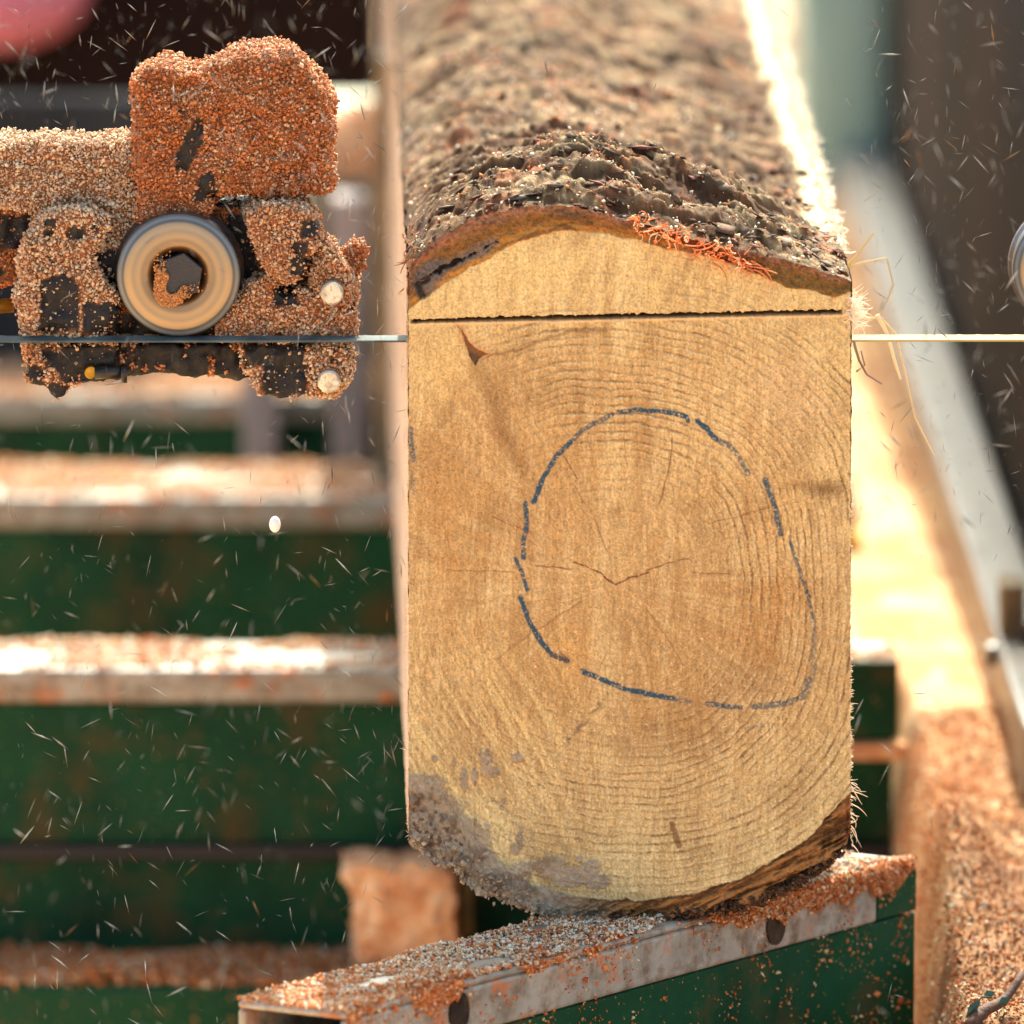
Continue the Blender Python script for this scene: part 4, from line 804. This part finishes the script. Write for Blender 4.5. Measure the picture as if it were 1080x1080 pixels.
od = drop.build('falling_chip', simple('white_chip', [(.3, lin(225, 225, 220)), (.7, lin(240, 240, 236))], 80, .4), None, True); od.location = tuple(dp); od.scale = (.8, .7, 1.15); tag(od, 'small bright white chip falling in front of the green beams', 'wood chip')

# ------------------------------------------------------------------ LIGHT
EL, AZ = 50, 8                              # sun behind the log, from the left
wd = bpy.data.worlds.new('World'); S.world = wd; wd.use_nodes = True; nt = wd.node_tree
sk = nt.nodes.new('ShaderNodeTexSky'); sk.sky_type = 'NISHITA'; sk.sun_disc = False; sk.sun_elevation = math.radians(EL); sk.sun_rotation = math.radians(AZ)
sk.air_density = .6; sk.dust_density = 4; sk.ozone_density = .5
bg = nt.nodes['Background']; bg.inputs[1].default_value = .15; mxn = nt.nodes.new('ShaderNodeMix'); mxn.data_type = 'RGBA'; mxn.blend_type = 'MULTIPLY'; mxn.inputs[0].default_value = 1; mxn.inputs[7].default_value = (.93, 1.0, .88, 1); nt.links.new(sk.outputs[0], mxn.inputs[6]); nt.links.new(mxn.outputs[2], bg.inputs[0])
sl = bpy.data.lights.new('Sun', 'SUN'); sl.energy = 2.3; sl.angle = math.radians(.5); sl.color = (1, .97, .84); so = bpy.data.objects.new('Sun', sl); COL.objects.link(so)
from mathutils import Vector
sd_ = Vector((math.sin(math.radians(AZ))*math.cos(math.radians(EL)), math.cos(math.radians(AZ))*math.cos(math.radians(EL)), math.sin(math.radians(EL))))
so.rotation_euler = sd_.to_track_quat('Z', 'Y').to_euler()

# ------------------------------------------------------------------ CAMERA
cd = bpy.data.cameras.new('Camera'); co = bpy.data.objects.new('Camera', cd); COL.objects.link(co); S.camera = co
cd.sensor_width = 36; cd.lens = 400; cd.clip_start = .1; cd.clip_end = 500
co.location = CAM; co.rotation_euler = (math.pi/2-TH, 0, 0)
cd.dof.use_dof = True; cd.dof.focus_distance = D+.015; cd.dof.aperture_fstop = 5.6
S.view_settings.view_transform = 'Standard'; S.view_settings.look = 'None'; S.view_settings.gamma = 1; S.view_settings.exposure = 2.15
S.cycles.use_denoising = True; S.cycles.max_bounces = 6; S.cycles.sample_clamp_indirect = 6
